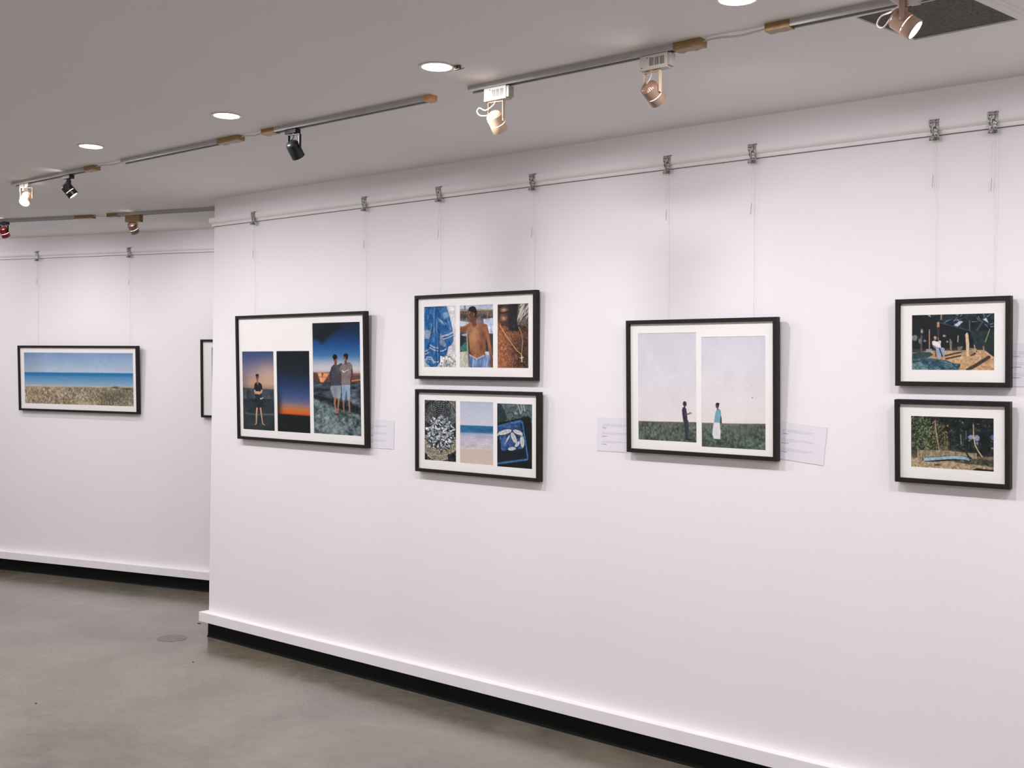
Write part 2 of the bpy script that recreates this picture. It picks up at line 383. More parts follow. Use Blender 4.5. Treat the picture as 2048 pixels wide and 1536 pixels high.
def art_1a(P):
    P.grad([(490, (62, 78, 118)), (560, (78, 90, 128)), (640, (116, 112, 138)), (720, (165, 140, 142)), (800, (196, 158, 132)), (850, (150, 128, 118)), (866, (74, 82, 86)), (930, (66, 76, 82)), (960, (44, 56, 62)), (1060, (38, 52, 56)), (1240, (52, 66, 64))])
    P.glow(420, 700, 130, 110, (222, 182, 156), 0.55); P.glow(165, 800, 60, 120, (70, 74, 96), 0.45)
    P.grad_mask = None
    P.poly([(160, 840), (480, 858), (480, 950), (160, 945)], (64, 74, 80), soft=8, tex=26, tsc=(10, 14))
    P.poly([(160, 945), (480, 950), (480, 1270), (160, 1250)], (42, 54, 58), soft=14, tex=18, tsc=(8, 12))
    for k in range(3): P.line([(180+k*6, 1075+k*6), (230, 1082+k*8), (300, 1092+k*5), (380, 1090+k*5), (468, 1100-k*8)], 5, (120, 132, 134), 0.5)
    P.line([(360, 1000), (400, 992)], 6, (110, 118, 120), .5)
    P.ell(309, 740, 14, 25, (120, 88, 74)); P.ell(308, 722, 16, 14, (30, 28, 30)); P.line([(309, 760), (312, 795)], 13, (120, 88, 74))
    P.poly([(283, 802), (300, 788), (312, 800), (326, 788), (350, 806), (357, 858), (345, 905), (285, 905), (276, 860)], (30, 32, 36), tex=6)
    P.poly([(303, 788), (312, 820), (322, 788)], (150, 112, 92))
    P.line([(283, 868), (290, 892), (330, 896)], 17, (196, 148, 118)); P.line([(350, 866), (344, 886), (300, 882)], 16, (214, 166, 136))
    P.poly([(288, 905), (347, 905), (354, 1034), (326, 1036), (316, 960), (312, 1034), (290, 1034)], (34, 42, 50), tex=6)
    P.line([(337, 940), (342, 949), (361, 935)], 6, (232, 228, 226))
    P.line([(304, 1036), (298, 1100), (297, 1182)], 15, (206, 158, 132), w2=9); P.line([(338, 1036), (345, 1100), (357, 1184)], 15, (200, 150, 124), w2=9)
    P.line([(297, 1182), (284, 1192)], 8, (190, 146, 122)); P.line([(356, 1184), (376, 1196)], 8, (190, 146, 122)); P.grain(5)
def art_1b(P):
    P.Y = P.Y - (P.X - 500) * 0.055
    P.grad([(485, (18, 27, 32)), (600, (22, 32, 40)), (700, (28, 42, 58)), (800, (40, 60, 96)), (890, (60, 82, 130)), (950, (92, 100, 136)), (1000, (150, 120, 122)), (1035, (196, 118, 78)), (1070, (212, 104, 44)), (1086, (196, 88, 34)), (1092, (34, 30, 32)), (1120, (24, 28, 32)), (1270, (18, 25, 28))])
    P.glow(500, 1030, 40, 200, (22, 30, 40), 0.75); P.grain(4)
def art_1c(P):
    P.grad([(205, (24, 44, 64)), (330, (26, 56, 92)), (430, (34, 82, 138)), (530, (66, 118, 166)), (600, (150, 168, 192)), (660, (204, 196, 202)), (692, (190, 170, 170)), (705, (120, 92, 90)), (760, (96, 74, 72)), (788, (84, 70, 70)), (792, (70, 82, 92)), (900, (64, 74, 84)), (930, (40, 48, 54)), (1010, (60, 72, 76)), (1100, (96, 112, 114)), (1300, (140, 152, 152))])
    P.glow(1060, 640, 260, 60, (224, 208, 206), 0.4)
    P.poly([(830, 210), (1180, 210), (1150, 260), (1040, 310), (990, 360), (930, 415), (900, 385), (830, 370)], (30, 38, 46), soft=50, tex=14, tsc=(5, 5))
    P.poly([(830, 690), (890, 698), (1010, 692), (1010, 792), (830, 792)], (92, 68, 66), soft=14, tex=14, tsc=(6, 14))
    P.poly([(888, 700), (925, 696), (938, 790), (915, 788)], (240, 168, 118), soft=10); P.poly([(945, 700), (1004, 700), (945, 790), (922, 788)], (232, 156, 110), soft=12)
    P.line([(900, 735), (1000, 742)], 7, (140, 96, 84), .8); P.line([(1215, 772), (1305, 758)], 12, (226, 132, 80), .9); P.line([(1215, 735), (1305, 728)], 10, (86, 60, 60), .8)
    P.poly([(830, 790), (1310, 790), (1310, 1010), (830, 900)], (66, 76, 84), soft=6, tex=46, tsc=(6, 44))
    P.poly([(830, 900), (1060, 960), (1310, 1030), (1310, 1100), (1000, 1010), (830, 930)], (34, 42, 48), soft=14, tex=10)
    P.poly([(830, 930), (1000, 1000), (1100, 1060), (1310, 1110), (1310, 1320), (830, 1320)], (92, 108, 110), soft=20, tex=56, tsc=(12, 30))
    P.glow(1000, 1220, 220, 70, (168, 178, 178), 0.45); P.tex(34, 24, 60, 960, 1320)
    sk = (118, 80, 62)
    P.line([(1058, 940), (1052, 985), (1066, 1082)], 20, (176, 124, 94), w2=10); P.line([(1092, 940), (1088, 1000), (1080, 1086)], 20, (168, 118, 90), w2=10)
    P.line([(1138, 950), (1136, 1010), (1141, 1078)], 20, (150, 112, 92), w2=10); P.line([(1186, 950), (1190, 1010), (1195, 1078)], 20, (160, 120, 100), w2=10)
    P.ell(1070, 1092, 24, 10, (70, 66, 66)); P.ell(1140, 1085, 16, 8, (90, 74, 66)); P.ell(1198, 1082, 16, 8, (90, 74, 66))
    P.poly([(1020, 815), (1113, 812), (1112, 920), (1100, 948), (1074, 940), (1060, 930), (1040, 935), (1010, 845)], (142, 152, 158), tex=22, tsc=(14, 14))
    P.poly([(1118, 808), (1198, 808), (1200, 940), (1186, 962), (1172, 950), (1162, 860), (1150, 955), (1126, 962)], (150, 168, 192), tex=20, tsc=(14, 14))
    P.poly([(1022, 640), (1045, 618), (1078, 622), (1120, 600), (1130, 620), (1112, 720), (1112, 815), (1018, 822), (1018, 740), (1002, 712)], (74, 76, 84), tex=14, tsc=(14, 18))
    P.line([(1012, 690), (1014, 760)], 14, (54, 50, 54))
    P.poly([(1104, 640), (1135, 606), (1160, 598), (1196, 594), (1220, 620), (1224, 680), (1202, 700), (1200, 812), (1118, 812), (1112, 740), (1100, 700)], (134, 122, 124), tex=20, tsc=(16, 20))
    P.line([(1127, 676), (1138, 690), (1184, 664)], 9, (240, 236, 236), w2=3)
    P.line([(1108, 690), (1112, 770)], 14, (88, 64, 56)); P.line([(1214, 670), (1218, 720), (1204, 775)], 15, (92, 66, 58))
    P.line([(1064, 590), (1060, 625)], 22, (100, 66, 54)); P.line([(1156, 580), (1160, 606)], 22, (104, 76, 62))
    P.ell(1062, 562, 20, 36, (126, 84, 68)); P.ell(1056, 545, 22, 26, (22, 22, 26)); P.ell(1074, 572, 7, 14, (168, 104, 84)); P.line([(1052, 600), (1062, 640), (1076, 628)], 5, (150, 104, 84), .7)
    P.ell(1156, 552, 19, 38, (112, 84, 70)); P.ell(1160, 528, 22, 17, (26, 26, 30)); P.ell(1170, 545, 9, 24, (34, 32, 34)); P.ell(1147, 574, 6, 4, (220, 208, 204)); P.ell(1146, 560, 6, 10, (150, 116, 98), op=.7); P.grain(6)
def art_2a(P):
    P.grad([(320, (224, 220, 224)), (800, (212, 206, 208)), (1000, (196, 192, 190)), (1115, (170, 176, 178))]); P.tex(26, 10, 16); P.tex(60, 34, 40, 940, 1200, 510, 720)
    P.poly([(300, 330), (590, 330), (640, 500), (680, 690), (678, 790), (650, 830), (618, 850), (600, 940), (566, 980), (518, 962), (514, 1050), (470, 1098), (400, 1106), (345, 1066), (300, 1010)], (46, 104, 160), tex=30, tsc=(8, 10))
    P.poly([(300, 640), (400, 632), (380, 745), (300, 752)], (150, 164, 188), tex=20, soft=8); P.poly([(430, 512), (478, 505), (478, 660), (420, 668)], (96, 132, 180), soft=10)
    P.poly([(540, 430), (600, 400), (625, 470), (560, 500)], (150, 176, 206), soft=16, op=.8); P.poly([(480, 480), (600, 560), (575, 585), (490, 520)], (160, 178, 200), soft=12, op=.7)
    for (a, b, d, e) in [((545, 715), (672, 668), 20, (198, 192, 196)), ((555, 752), (674, 705), 14, (190, 188, 196)), ((385, 828), (488, 868), 16, (196, 190, 194)), ((378, 858), (484, 902), 14, (186, 184, 190)), ((312, 905), (372, 880), 16, (176, 180, 192)), ((312, 940), (366, 920), 12, (176, 180, 192)), ((516, 905), (585, 880), 14, (196, 192, 196))]:
        P.line([a, ((a[0]+b[0])/2, (a[1]+b[1])/2 + 8), b], d, e, .9)
    P.line([(318, 1020), (355, 975), (400, 985), (440, 1045), (490, 1040)], 12, (198, 194, 198)); P.line([(318, 1040), (358, 1000), (398, 1010), (436, 1062)], 8, (190, 188, 196))
    for q, wd, o in [([(462, 335), (452, 520), (455, 700), (470, 1080)], 12, .6), ([(440, 345), (390, 450), (350, 560), (385, 660)], 9, .55), ([(340, 380), (335, 500), (370, 640)], 8, .5), ([(480, 380), (520, 480), (620, 640)], 14, .5), ([(420, 600), (390, 760), (360, 900)], 14, .55), ([(480, 620), (530, 760), (560, 860)], 20, .55), ([(500, 700), (498, 860), (510, 1040)], 14, .6)]:
        P.line(q, wd, (20, 48, 86), o)
    for q in [[(436, 360), (432, 480)], [(575, 420), (650, 640)], [(520, 690), (535, 790)], [(400, 560), (396, 620)]]: P.line(q, 8, (172, 190, 214), .6)
    P.poly([(512, 690), (528, 690), (590, 830), (560, 860), (500, 800)], (190, 180, 176), soft=14, op=.55); P.tex(16, 40, 60); P.grain(5)
def art_2b(P):
    P.grad([(305, (170, 186, 214)), (370, (196, 202, 216)), (385, (120, 108, 98)), (480, (60, 52, 50)), (520, (110, 110, 124)), (640, (120, 120, 130)), (700, (50, 50, 54)), (900, (44, 46, 50)), (1120, (120, 112, 100))]); P.tex(24, 12, 14)
    P.poly([(1060, 500), (1200, 480), (1200, 720), (1110, 740)], (196, 202, 222), soft=14, tex=46, tsc=(14, 18)); P.poly([(760, 520), (880, 540), (870, 600), (760, 590)], (206, 210, 226), soft=8)
    for k in range(26):
        x = 765 + s_rand(P) * 425; y = 380 + s_rand(P) * 90; P.line([(x, y), (x + (s_rand(P)-.5)*110, y + 20 + s_rand(P)*60)], 5, (190, 172, 152), .6)
    P.line([(760, 392), (1190, 380)], 12, (196, 178, 156), .7); P.line([(832, 320), (832, 380)], 10, (52, 56, 70)); P.line([(760, 440), (900, 400)], 10, (80, 64, 56)); P.line([(850, 480), (852, 570)], 8, (170, 140, 110)); P.line([(1110, 420), (1112, 500)], 8, (160, 140, 116))
    P.poly([(770, 860), (840, 790), (870, 800), (868, 910), (770, 900)], (62, 120, 114), soft=8, tex=24); P.poly([(762, 915), (860, 905), (880, 1120), (762, 1120)], (196, 192, 182), soft=6, tex=26, tsc=(30, 40)); P.poly([(1080, 910), (1150, 910), (1190, 980), (1100, 980)], (206, 206, 210), soft=6)
    P.ell(830, 700, 40, 14, (200, 196, 206), op=.8); P.poly([(1120, 680), (1200, 690), (1200, 900), (1130, 880)], (54, 60, 70), soft=10)
    P.line([(885, 590), (830, 620), (760, 645)], 66, (128, 80, 54), w2=60); P.line([(880, 575), (760, 610)], 14, (180, 124, 92), .7)
    P.line([(1088, 590), (1115, 700), (1140, 840), (1160, 980)], 56, (148, 96, 66), w2=36); P.line([(1158, 960), (1168, 1100)], 26, (120, 76, 54)); P.line([(1100, 640), (1145, 860)], 12, (196, 140, 104), .6)
    P.poly([(868, 575), (905, 552), (950, 548), (1010, 540), (1072, 556), (1108, 600), (1108, 680), (1092, 760), (1092, 900), (1062, 968), (985, 1000), (920, 965), (892, 890), (886, 760), (866, 660)], (150, 98, 70), soft=10, tex=22, tsc=(10, 14))
    P.glow(930, 720, 60, 150, (206, 150, 112), .7); P.glow(970, 640, 40, 60, (196, 146, 112), .5); P.glow(1040, 850, 22, 80, (86, 50, 36), .6); P.glow(1050, 700, 30, 60, (96, 60, 44), .6); P.glow(900, 650, 24, 30, (110, 70, 50), .4); P.ell(948, 938, 8, 6, (80, 46, 34)); P.line([(930, 600), (990, 620)], 6, (110, 70, 52), .5)
    P.line([(945, 500), (950, 570)], 56, (112, 74, 56)); P.ell(918, 465, 46, 78, (98, 64, 50)); P.poly([(880, 400), (900, 395), (885, 470), (872, 490)], (150, 104, 80), soft=8); P.ell(890, 500, 20, 34, (132, 88, 66), op=.8)
    P.poly([(868, 400), (885, 355), (925, 335), (962, 345), (985, 400), (975, 470), (955, 480), (945, 420), (905, 400)], (22, 20, 24), soft=8); P.ell(948, 440, 9, 20, (150, 100, 80)); P.line([(878, 445), (900, 440)], 6, (30, 20, 20)); P.line([(884, 508), (900, 505)], 7, (50, 28, 26))
    P.poly([(888, 935), (925, 975), (985, 1005), (1060, 972), (1082, 940), (1140, 960), (1150, 1000), (1130, 1125), (888, 1125)], (122, 144, 186), soft=8, tex=44, tsc=(16, 10))
    P.line([(895, 955), (985, 1005), (1070, 960)], 14, (204, 206, 218), .8)
    for x in (920, 960, 1000, 1050, 1100): P.line([(x, 1000), (x - 14, 1120)], 9, (66, 84, 124), .6)
    P.line([(858, 675), (866, 880), (880, 1112)], 16, (170, 160, 140)); P.line([(868, 700), (886, 1100)], 5, (60, 50, 40)); P.grain(6)
def art_2c(P):
    P.grad([(295, (74, 70, 74)), (560, (60, 50, 46)), (1130, (56, 44, 40))]); P.poly([(1490, 290), (1660, 290), (1660, 610), (1490, 570)], (110, 100, 96), soft=6)
    for k in range(46):
        x = 1495 + s_rand(P)*150; y = 300 + s_rand(P)*270; P.line([(x, y), (x + 20 + s_rand(P)*60, y - 60 - s_rand(P)*50)], 10, (214, 206, 198) if k % 3 else (60, 56, 56), .75)
    P.poly([(1240, 520), (1330, 580), (1440, 640), (1540, 600), (1660, 610), (1660, 1140), (1240, 1140)], (104, 66, 46), soft=14)
    P.glow(1290, 800, 110, 300, (176, 112, 76), .85); P.glow(1310, 1060, 100, 120, (190, 124, 90), .6); P.glow(1480, 700, 60, 60, (150, 92, 60), .7); P.glow(1590, 950, 90, 260, (58, 46, 44), .85); P.glow(1520, 620, 120, 40, (44, 36, 34), .8)
    P.poly([(1240, 300), (1508, 300), (1496, 480), (1500, 620), (1440, 670), (1400, 640), (1370, 600), (1300, 570), (1256, 500)], (62, 44, 38), soft=10); P.poly([(1395, 300), (1508, 300), (1490, 500), (1500, 650), (1400, 640), (1380, 480)], (34, 28, 28), soft=18)
    P.glow(1330, 385, 42, 26, (206, 160, 128), .9); P.line([(1268, 410), (1300, 425), (1350, 412), (1385, 400)], 14, (40, 24, 24)); P.ell(1318, 445, 44, 14, (98, 56, 48), op=.8); P.glow(1325, 490, 42, 34, (196, 150, 116), .9); P.line([(1262, 350), (1310, 330)], 10, (30, 22, 22)); P.glow(1275, 500, 20, 40, (110, 72, 54), .6)
    P.line([(1256, 560), (1300, 600), (1330, 640)], 14, (150, 112, 88), .6); P.tex(30, 24, 40, 560, 1140); P.tex(16, 60, 90)
    P.line([(1280, 585), (1340, 680), (1400, 770), (1450, 840), (1500, 905), (1546, 945)], 7, (226, 176, 130)); P.line([(1515, 600), (1548, 670), (1562, 770), (1562, 860), (1550, 945)], 6, (216, 160, 110))
    P.line([(1550, 945), (1553, 975)], 6, (230, 200, 160)); P.line([(1553, 965), (1556, 1042)], 12, (232, 206, 172)); P.line([(1534, 992), (1574, 984)], 11, (232, 206, 172)); P.grain(6)
def s_rand(P): return P.r.rand()
def art_3a(P):
    P.grad([(250, (60, 64, 66)), (600, (54, 58, 62)), (820, (110, 106, 98)), (1050, (70, 70, 68))]); P.tex(30, 10, 16)
    P.poly([(600, 255), (720, 265), (720, 420), (640, 330)], (120, 118, 116), soft=6, tex=30)
    P.ell(512, 640, 225, 395, (44, 48, 52))
    for k in range(8):
        rr = 380 - k * 26; pts = [(512 + (215-k*12) * math.cos(math.radians(a)), 640 + rr * math.sin(math.radians(a))) for a in range(200, 345, 12)]
        P.line(pts, 9, (142, 144, 144), .7)
    for k in range(9): P.line([(370 + k*34, 290 + abs(k-4)*14), (430 + k*20, 470)], 5, (20, 24, 28), .7)
    P.ell(515, 840, 215, 190, (152, 142, 124))
    for k in range(11):
        pts = [(515 + (212-k*7) * math.cos(math.radians(a)), 820 + (200-k*14) * math.sin(math.radians(a))) for a in range(5, 178, 12)]
        P.line(pts, 4, (92, 84, 74) if k % 2 else (190, 180, 160), .6)
    P.ell(515, 690, 150, 195, (52, 58, 66)); P.ell(515, 700, 190, 120, (60, 64, 70), op=.6)
    for k in range(150):
        a = s_rand(P)*6.28; q = math.sqrt(s_rand(P)); x = 512 + 165*q*math.cos(a); y = 685 + 215*q*math.sin(a); g = 150 + s_rand(P)*85
        if abs(x-512) > 30 + (y-450)*0.9: continue
        P.ell(x, y, 42, 8 + s_rand(P)*5, (g, g+4, g+8), ang=s_rand(P)*180); P.ell(x+8, y+12, 40, 7, (40, 46, 54), ang=s_rand(P)*180, op=.8)
    P.line([(320, 700), (345, 660), (400, 640)], 8, (16, 18, 22)); P.line([(320, 740), (380, 800), (420, 810)], 10, (18, 20, 24)); P.line([(700, 640), (680, 700), (620, 730)], 9, (18, 20, 24)); P.line([(640, 500), (660, 450), (710, 430)], 8, (110, 110, 110))
    P.poly([(300, 900), (345, 940), (350, 1030), (300, 1020)], (24, 28, 32), soft=8); P.poly([(600, 960), (720, 900), (720, 1060), (620, 1040)], (34, 38, 42), soft=14); P.tex(40, 40, 60); P.grain(7)
def art_3b(P):
    P.Y = P.Y - (P.X - 765) * 0.045
    P.grad([(270, (186, 192, 212)), (420, (198, 202, 218)), (574, (208, 208, 220)), (580, (50, 112, 158)), (610, (44, 108, 154)), (636, (48, 104, 148)), (664, (70, 124, 164)), (680, (162, 172, 194)), (720, (186, 184, 200)), (790, (204, 194, 204)), (866, (206, 194, 200)), (872, (228, 216, 220)), (880, (210, 192, 184)), (960, (210, 194, 182)), (1080, (216, 198, 180))])
    P.tex(16, 4, 22, 680, 870); P.tex(10, 5, 30, 590, 680); P.line([(900, 800), (1000, 840), (1120, 862)], 5, (226, 216, 220), .6); P.line([(770, 760), (930, 730), (1050, 745)], 5, (216, 206, 214), .5); P.grain(6)
def art_3c(P):
    P.grad([(290, (92, 106, 106)), (500, (78, 92, 94)), (1150, (60, 74, 78))]); P.tex(26, 20, 30)
    P.poly([(1230, 290), (1290, 310), (1340, 400), (1370, 510), (1300, 560), (1230, 560)], (44, 58, 60), soft=12); P.poly([(1580, 980), (1700, 850), (1700, 1160), (1500, 1160)], (20, 26, 30), soft=5); P.poly([(1230, 1060), (1700, 960), (1700, 1160), (1230, 1160)], (18, 24, 28), soft=4)
    P.poly([(1230, 550), (1380, 525), (1540, 490), (1630, 465), (1665, 500), (1700, 850), (1650, 960), (1230, 1060)], (18, 26, 30), soft=5)
    P.poly([(1235, 585), (1500, 520), (1545, 515), (1572, 545), (1640, 1000), (1625, 1030), (1235, 1080)], (60, 110, 160), soft=5, tex=16)
    P.poly([(1235, 605), (1540, 545), (1556, 560), (1622, 1005), (1235, 1056)], (22, 32, 42), soft=5)
    P.poly([(1235, 605), (1540, 545), (1578, 880), (1300, 905), (1262, 700), (1235, 690)], (52, 84, 132), soft=8, tex=34, tsc=(18, 24)); P.poly([(1235, 650), (1560, 590), (1566, 640), (1250, 700)], (40, 62, 92), soft=8, op=.7)
    fish = [(1340, 668, 88, 30, -14), (1505, 672, 66, 26, 22), (1455, 740, 74, 28, 68), (1560, 785, 84, 25, 86), (1500, 822, 44, 22, -50), (1380, 750, 46, 11, -62), (1430, 880, 50, 22, -5)]
    for x, y, a, b, g in fish:
        P.ell(x+5, y+9, a, b, (24, 34, 48), ang=g); P.ell(x, y, a, b, (206, 206, 208), ang=g); P.ell(x, y-3, a*.7, b*.3, (170, 174, 182), ang=g, op=.7)
    P.line([(1262, 690), (1250, 705)], 20, (196, 196, 200)); P.line([(1345, 812), (1368, 780)], 10, (196, 196, 200)); P.line([(1440, 660), (1500, 740), (1570, 720)], 7, (30, 34, 40)); 
    for q in [[(1500, 310), (1530, 400), (1540, 440)], [(1540, 310), (1560, 380), (1545, 430)], [(1575, 320), (1590, 400)]]: P.line(q, 16, (172, 172, 172), .8)
    P.ell(1478, 430, 24, 12, (160, 160, 158)); P.line([(1540, 440), (1572, 490)], 4, (20, 24, 26)); P.tex(14, 40, 60); P.grain(6)
def grass(P, c, y0, dark):
    m = np.clip((P.Y - y0) / 5, 0, 1)
    t = np.clip((P.Y - y0) / 240, 0, 1)
    cc = np.asarray(c, float)[None, None] * (1 - 0.12*t[..., None]) + (34 * 2 * vnoise(P.nx, P.ny, 40, 50, P.r))[..., None] + (dark * 2 * vnoise(P.nx, P.ny, 5, 14, P.r))[..., None]
    P.blend(m, cc)
def art_4a(P):
    P.grad([(230, (212, 210, 220)), (450, (218, 216, 222)), (700, (226, 220, 226)), (990, (234, 224, 226))]); P.tex(5, 4, 4)
    grass(P, (94, 104, 96), 990 + 0, 16); P.line([(360, 990), (870, 1000)], 7, (112, 96, 88))
    P.poly([(740, 890), (748, 868), (762, 862), (776, 880), (782, 920), (788, 990), (752, 990), (744, 930)], (60, 56, 72)); P.ell(763, 838, 15, 21, (48, 38, 40)); P.ell(771, 846, 8, 12, (92, 66, 58)); P.line([(764, 852), (762, 872)], 12, (80, 58, 54))
    P.line([(762, 900), (768, 930), (800, 922), (816, 918)], 11, (110, 82, 76)); P.ell(808, 916, 12, 8, (176, 142, 122)); P.line([(756, 880), (758, 925)], 18, (56, 54, 72))
    P.line([(770, 985), (772, 1060), (778, 1135)], 24, (52, 58, 70), w2=14); P.line([(782, 985), (788, 1060), (786, 1135)], 22, (58, 64, 76), w2=14); P.ell(792, 1138, 26, 8, (40, 46, 46)); P.grain(4)
def art_4b(P):
    P.grad([(260, (214, 212, 221)), (450, (220, 217, 225)), (700, (230, 222, 226)), (1000, (236, 226, 226))]); P.tex(5, 4, 4)
    grass(P, (90, 104, 94), 1006, 16); P.line([(900, 1004), (1460, 1018)], 7, (124, 104, 92)); P.glow(1300, 1060, 160, 40, (112, 106, 88), .4)
    P.line([(1066, 920), (1076, 960), (1078, 995)], 16, (70, 56, 54)); P.poly([(1030, 920), (1040, 890), (1052, 880), (1074, 892), (1080, 920), (1070, 1000), (1018, 1000)], (128, 172, 188), tex=10)
    P.ell(1047, 855, 15, 21, (62, 48, 44)); P.ell(1050, 842, 16, 11, (30, 28, 30)); P.ell(1040, 862, 6, 12, (104, 78, 66)); P.line([(1048, 870), (1050, 886)], 11, (80, 60, 52))
    P.poly([(1018, 998), (1068, 1002), (1076, 1080), (1073, 1140), (1018, 1136), (1006, 1100), (1010, 1040)], (226, 222, 228), tex=8); P.ell(1078, 1000, 9, 7, (80, 60, 56)); P.ell(1341, 788, 4, 4, (30, 30, 34)); P.grain(4)
def art_5(P):
    P.grad([(310, (36, 52, 58)), (560, (22, 32, 36)), (720, (28, 36, 38)), (800, (60, 58, 54)), (1090, (120, 100, 80))]); P.tex(20, 16, 14, 300, 780)
    for k in range(70):
        x = 960 + s_rand(P)*680; y = 315 + s_rand(P)*190
        if y > 470 and x < 1150: continue
        L_ = 40 + s_rand(P)*60; a = -0.9 + s_rand(P)*0.9 + (1.6 if s_rand(P) > .6 else 0); g = s_rand(P)
        P.line([(x, y), (x + L_*math.cos(a), y + L_*math.sin(a))], 9, (176, 190, 214) if g > .62 else (22, 40, 48), .8, w2=2)
    P.poly([(740, 345), (775, 345), (800, 395), (790, 405)], (176, 182, 196)); P.poly([(1100, 480), (1180, 420), (1225, 430), (1150, 500)], (188, 196, 214), soft=10); P.poly([(1480, 400), (1530, 380), (1560, 450)], (180, 196, 222), soft=8)
    P.line([(1440, 400), (1480, 430), (1400, 560)], 22, (64, 78, 86)); P.line([(1310, 420), (1310, 540)], 16, (90, 100, 104))
    P.poly([(515, 335), (730, 345), (920, 440), (1300, 550), (1640, 640), (1640, 780), (515, 800)], (22, 30, 34), soft=10, tex=8); P.line([(905, 445), (1150, 510), (1500, 600)], 7, (112, 112, 108), .8)
    P.poly([(1310, 560), (1645, 540), (1645, 900), (1560, 900), (1500, 820), (1400, 780)], (34, 52, 52), soft=14, tex=14)
    for q in [((560, 650), 40, 40), ((640, 690), 26, 40), ((700, 690), 20, 18), ((660, 560), 16, 30), ((970, 622), 22, 16), ((1010, 700), 14, 14)]:
        P.ell(q[0][0], q[0][1], q[1], q[2], (188, 186, 190), soft=14, op=.85)
    for k in range(10): x = 540 + k*18; P.line([(x, 600), (x + 4, 760)], 7, (24, 30, 30))
    P.poly([(515, 850), (800, 820), (1180, 820), (1500, 810), (1645, 920), (1645, 1100), (515, 1100)], (196, 158, 122), soft=8, tex=26, tsc=(40, 30))
    P.poly([(700, 895), (840, 870), (980, 880), (900, 930), (760, 925)], (188, 152, 122), soft=8)
    for q, wd in [([(980, 890), (1150, 850), (1300, 830)], 22), ([(990, 930), (1180, 890), (1400, 830)], 20), ([(1280, 1080), (1420, 1000), (1560, 910)], 46), ([(1330, 880), (1380, 860)], 26)]: P.line(q, wd, (48, 42, 38), .85)
    P.poly([(515, 860), (640, 835), (780, 840), (820, 880), (700, 930), (515, 960)], (54, 78, 78), soft=10, tex=16); P.poly([(515, 940), (700, 915), (860, 930), (1000, 950), (1090, 990), (1190, 1000), (1160, 1100), (515, 1100)], (60, 92, 104), soft=12, tex=36, tsc=(30, 30)); P.poly([(515, 990), (640, 970), (730, 1030), (760, 1100), (515, 1100)], (104, 132, 138), soft=14, tex=34, tsc=(40, 40))
    for q in [[(930, 960), (1060, 1000), (1120, 1060)], [(980, 990), (1080, 1040)], [(840, 1050), (900, 1080)], [(760, 1060), (820, 1050)], [(860, 1030), (910, 1060), (890, 1085)]]: P.line(q, 6, (146, 168, 176), .8)
    P.poly([(720, 800), (800, 795), (800, 825), (720, 830)], (150, 158, 176)); P.poly([(1145, 770), (1220, 762), (1205, 800), (1170, 830), (1150, 810)], (110, 112, 114)); P.poly([(1190, 850), (1300, 810), (1400, 790), (1400, 830), (1300, 890), (1200, 900)], (176, 148, 118), soft=8, tex=26)
    P.line([(765, 545), (766, 800)], 17, (176, 138, 112)); P.line([(655, 620), (652, 830)], 22, (92, 88, 82)); P.line([(887, 450), (886, 520)], 34, (192, 142, 112)); P.line([(886, 520), (888, 660)], 34, (60, 52, 50)); P.line([(930, 330), (928, 400)], 22, (150, 136, 122)); P.line([(1158, 620), (1152, 700)], 14, (190, 154, 116)); P.line([(1050, 670), (1052, 800)], 12, (170, 150, 126)); P.line([(1070, 690), (1064, 810)], 8, (160, 140, 116))
    P.poly([(1252, 600), (1278, 572), (1292, 605), (1305, 740), (1298, 905), (1268, 905), (1262, 780)], (214, 190, 158), soft=4); P.line([(1372, 745), (1385, 840)], 14, (196, 166, 130)); P.line([(1300, 790), (1400, 800)], 9, (180, 156, 126)); P.line([(1575, 530), (1515, 700)], 10, (170, 160, 116)); P.line([(1490, 765), (1495, 820)], 18, (170, 124, 92))
    P.line([(850, 820), (860, 900)], 12, (96, 74, 66)); P.line([(830, 790), (850, 900)], 6, (40, 34, 34)); P.ell(846, 652, 20, 26, (170, 132, 116)); P.ell(842, 640, 18, 14, (200, 186, 180), op=.7); P.line([(890, 680), (885, 650)], 12, (176, 120, 96)); P.poly([(800, 700), (830, 685), (870, 700), (912, 690), (925, 780), (850, 790), (812, 760)], (230, 224, 224), soft=5); P.line([(800, 740), (850, 775), (920, 790)], 12, (110, 76, 62)); P.ell(908, 706, 18, 22, (216, 208, 206)); P.poly([(850, 775), (960, 780), (975, 800), (970, 905), (945, 905), (925, 830), (915, 910), (880, 908)], (148, 166, 192), tex=16); P.line([(905, 790), (945, 905)], 16, (48, 48, 54)); P.ell(955, 912, 20, 7, (190, 150, 126)); P.ell(895, 914, 22, 6, (180, 150, 130)); P.tex(12, 40, 40); P.grain(6)
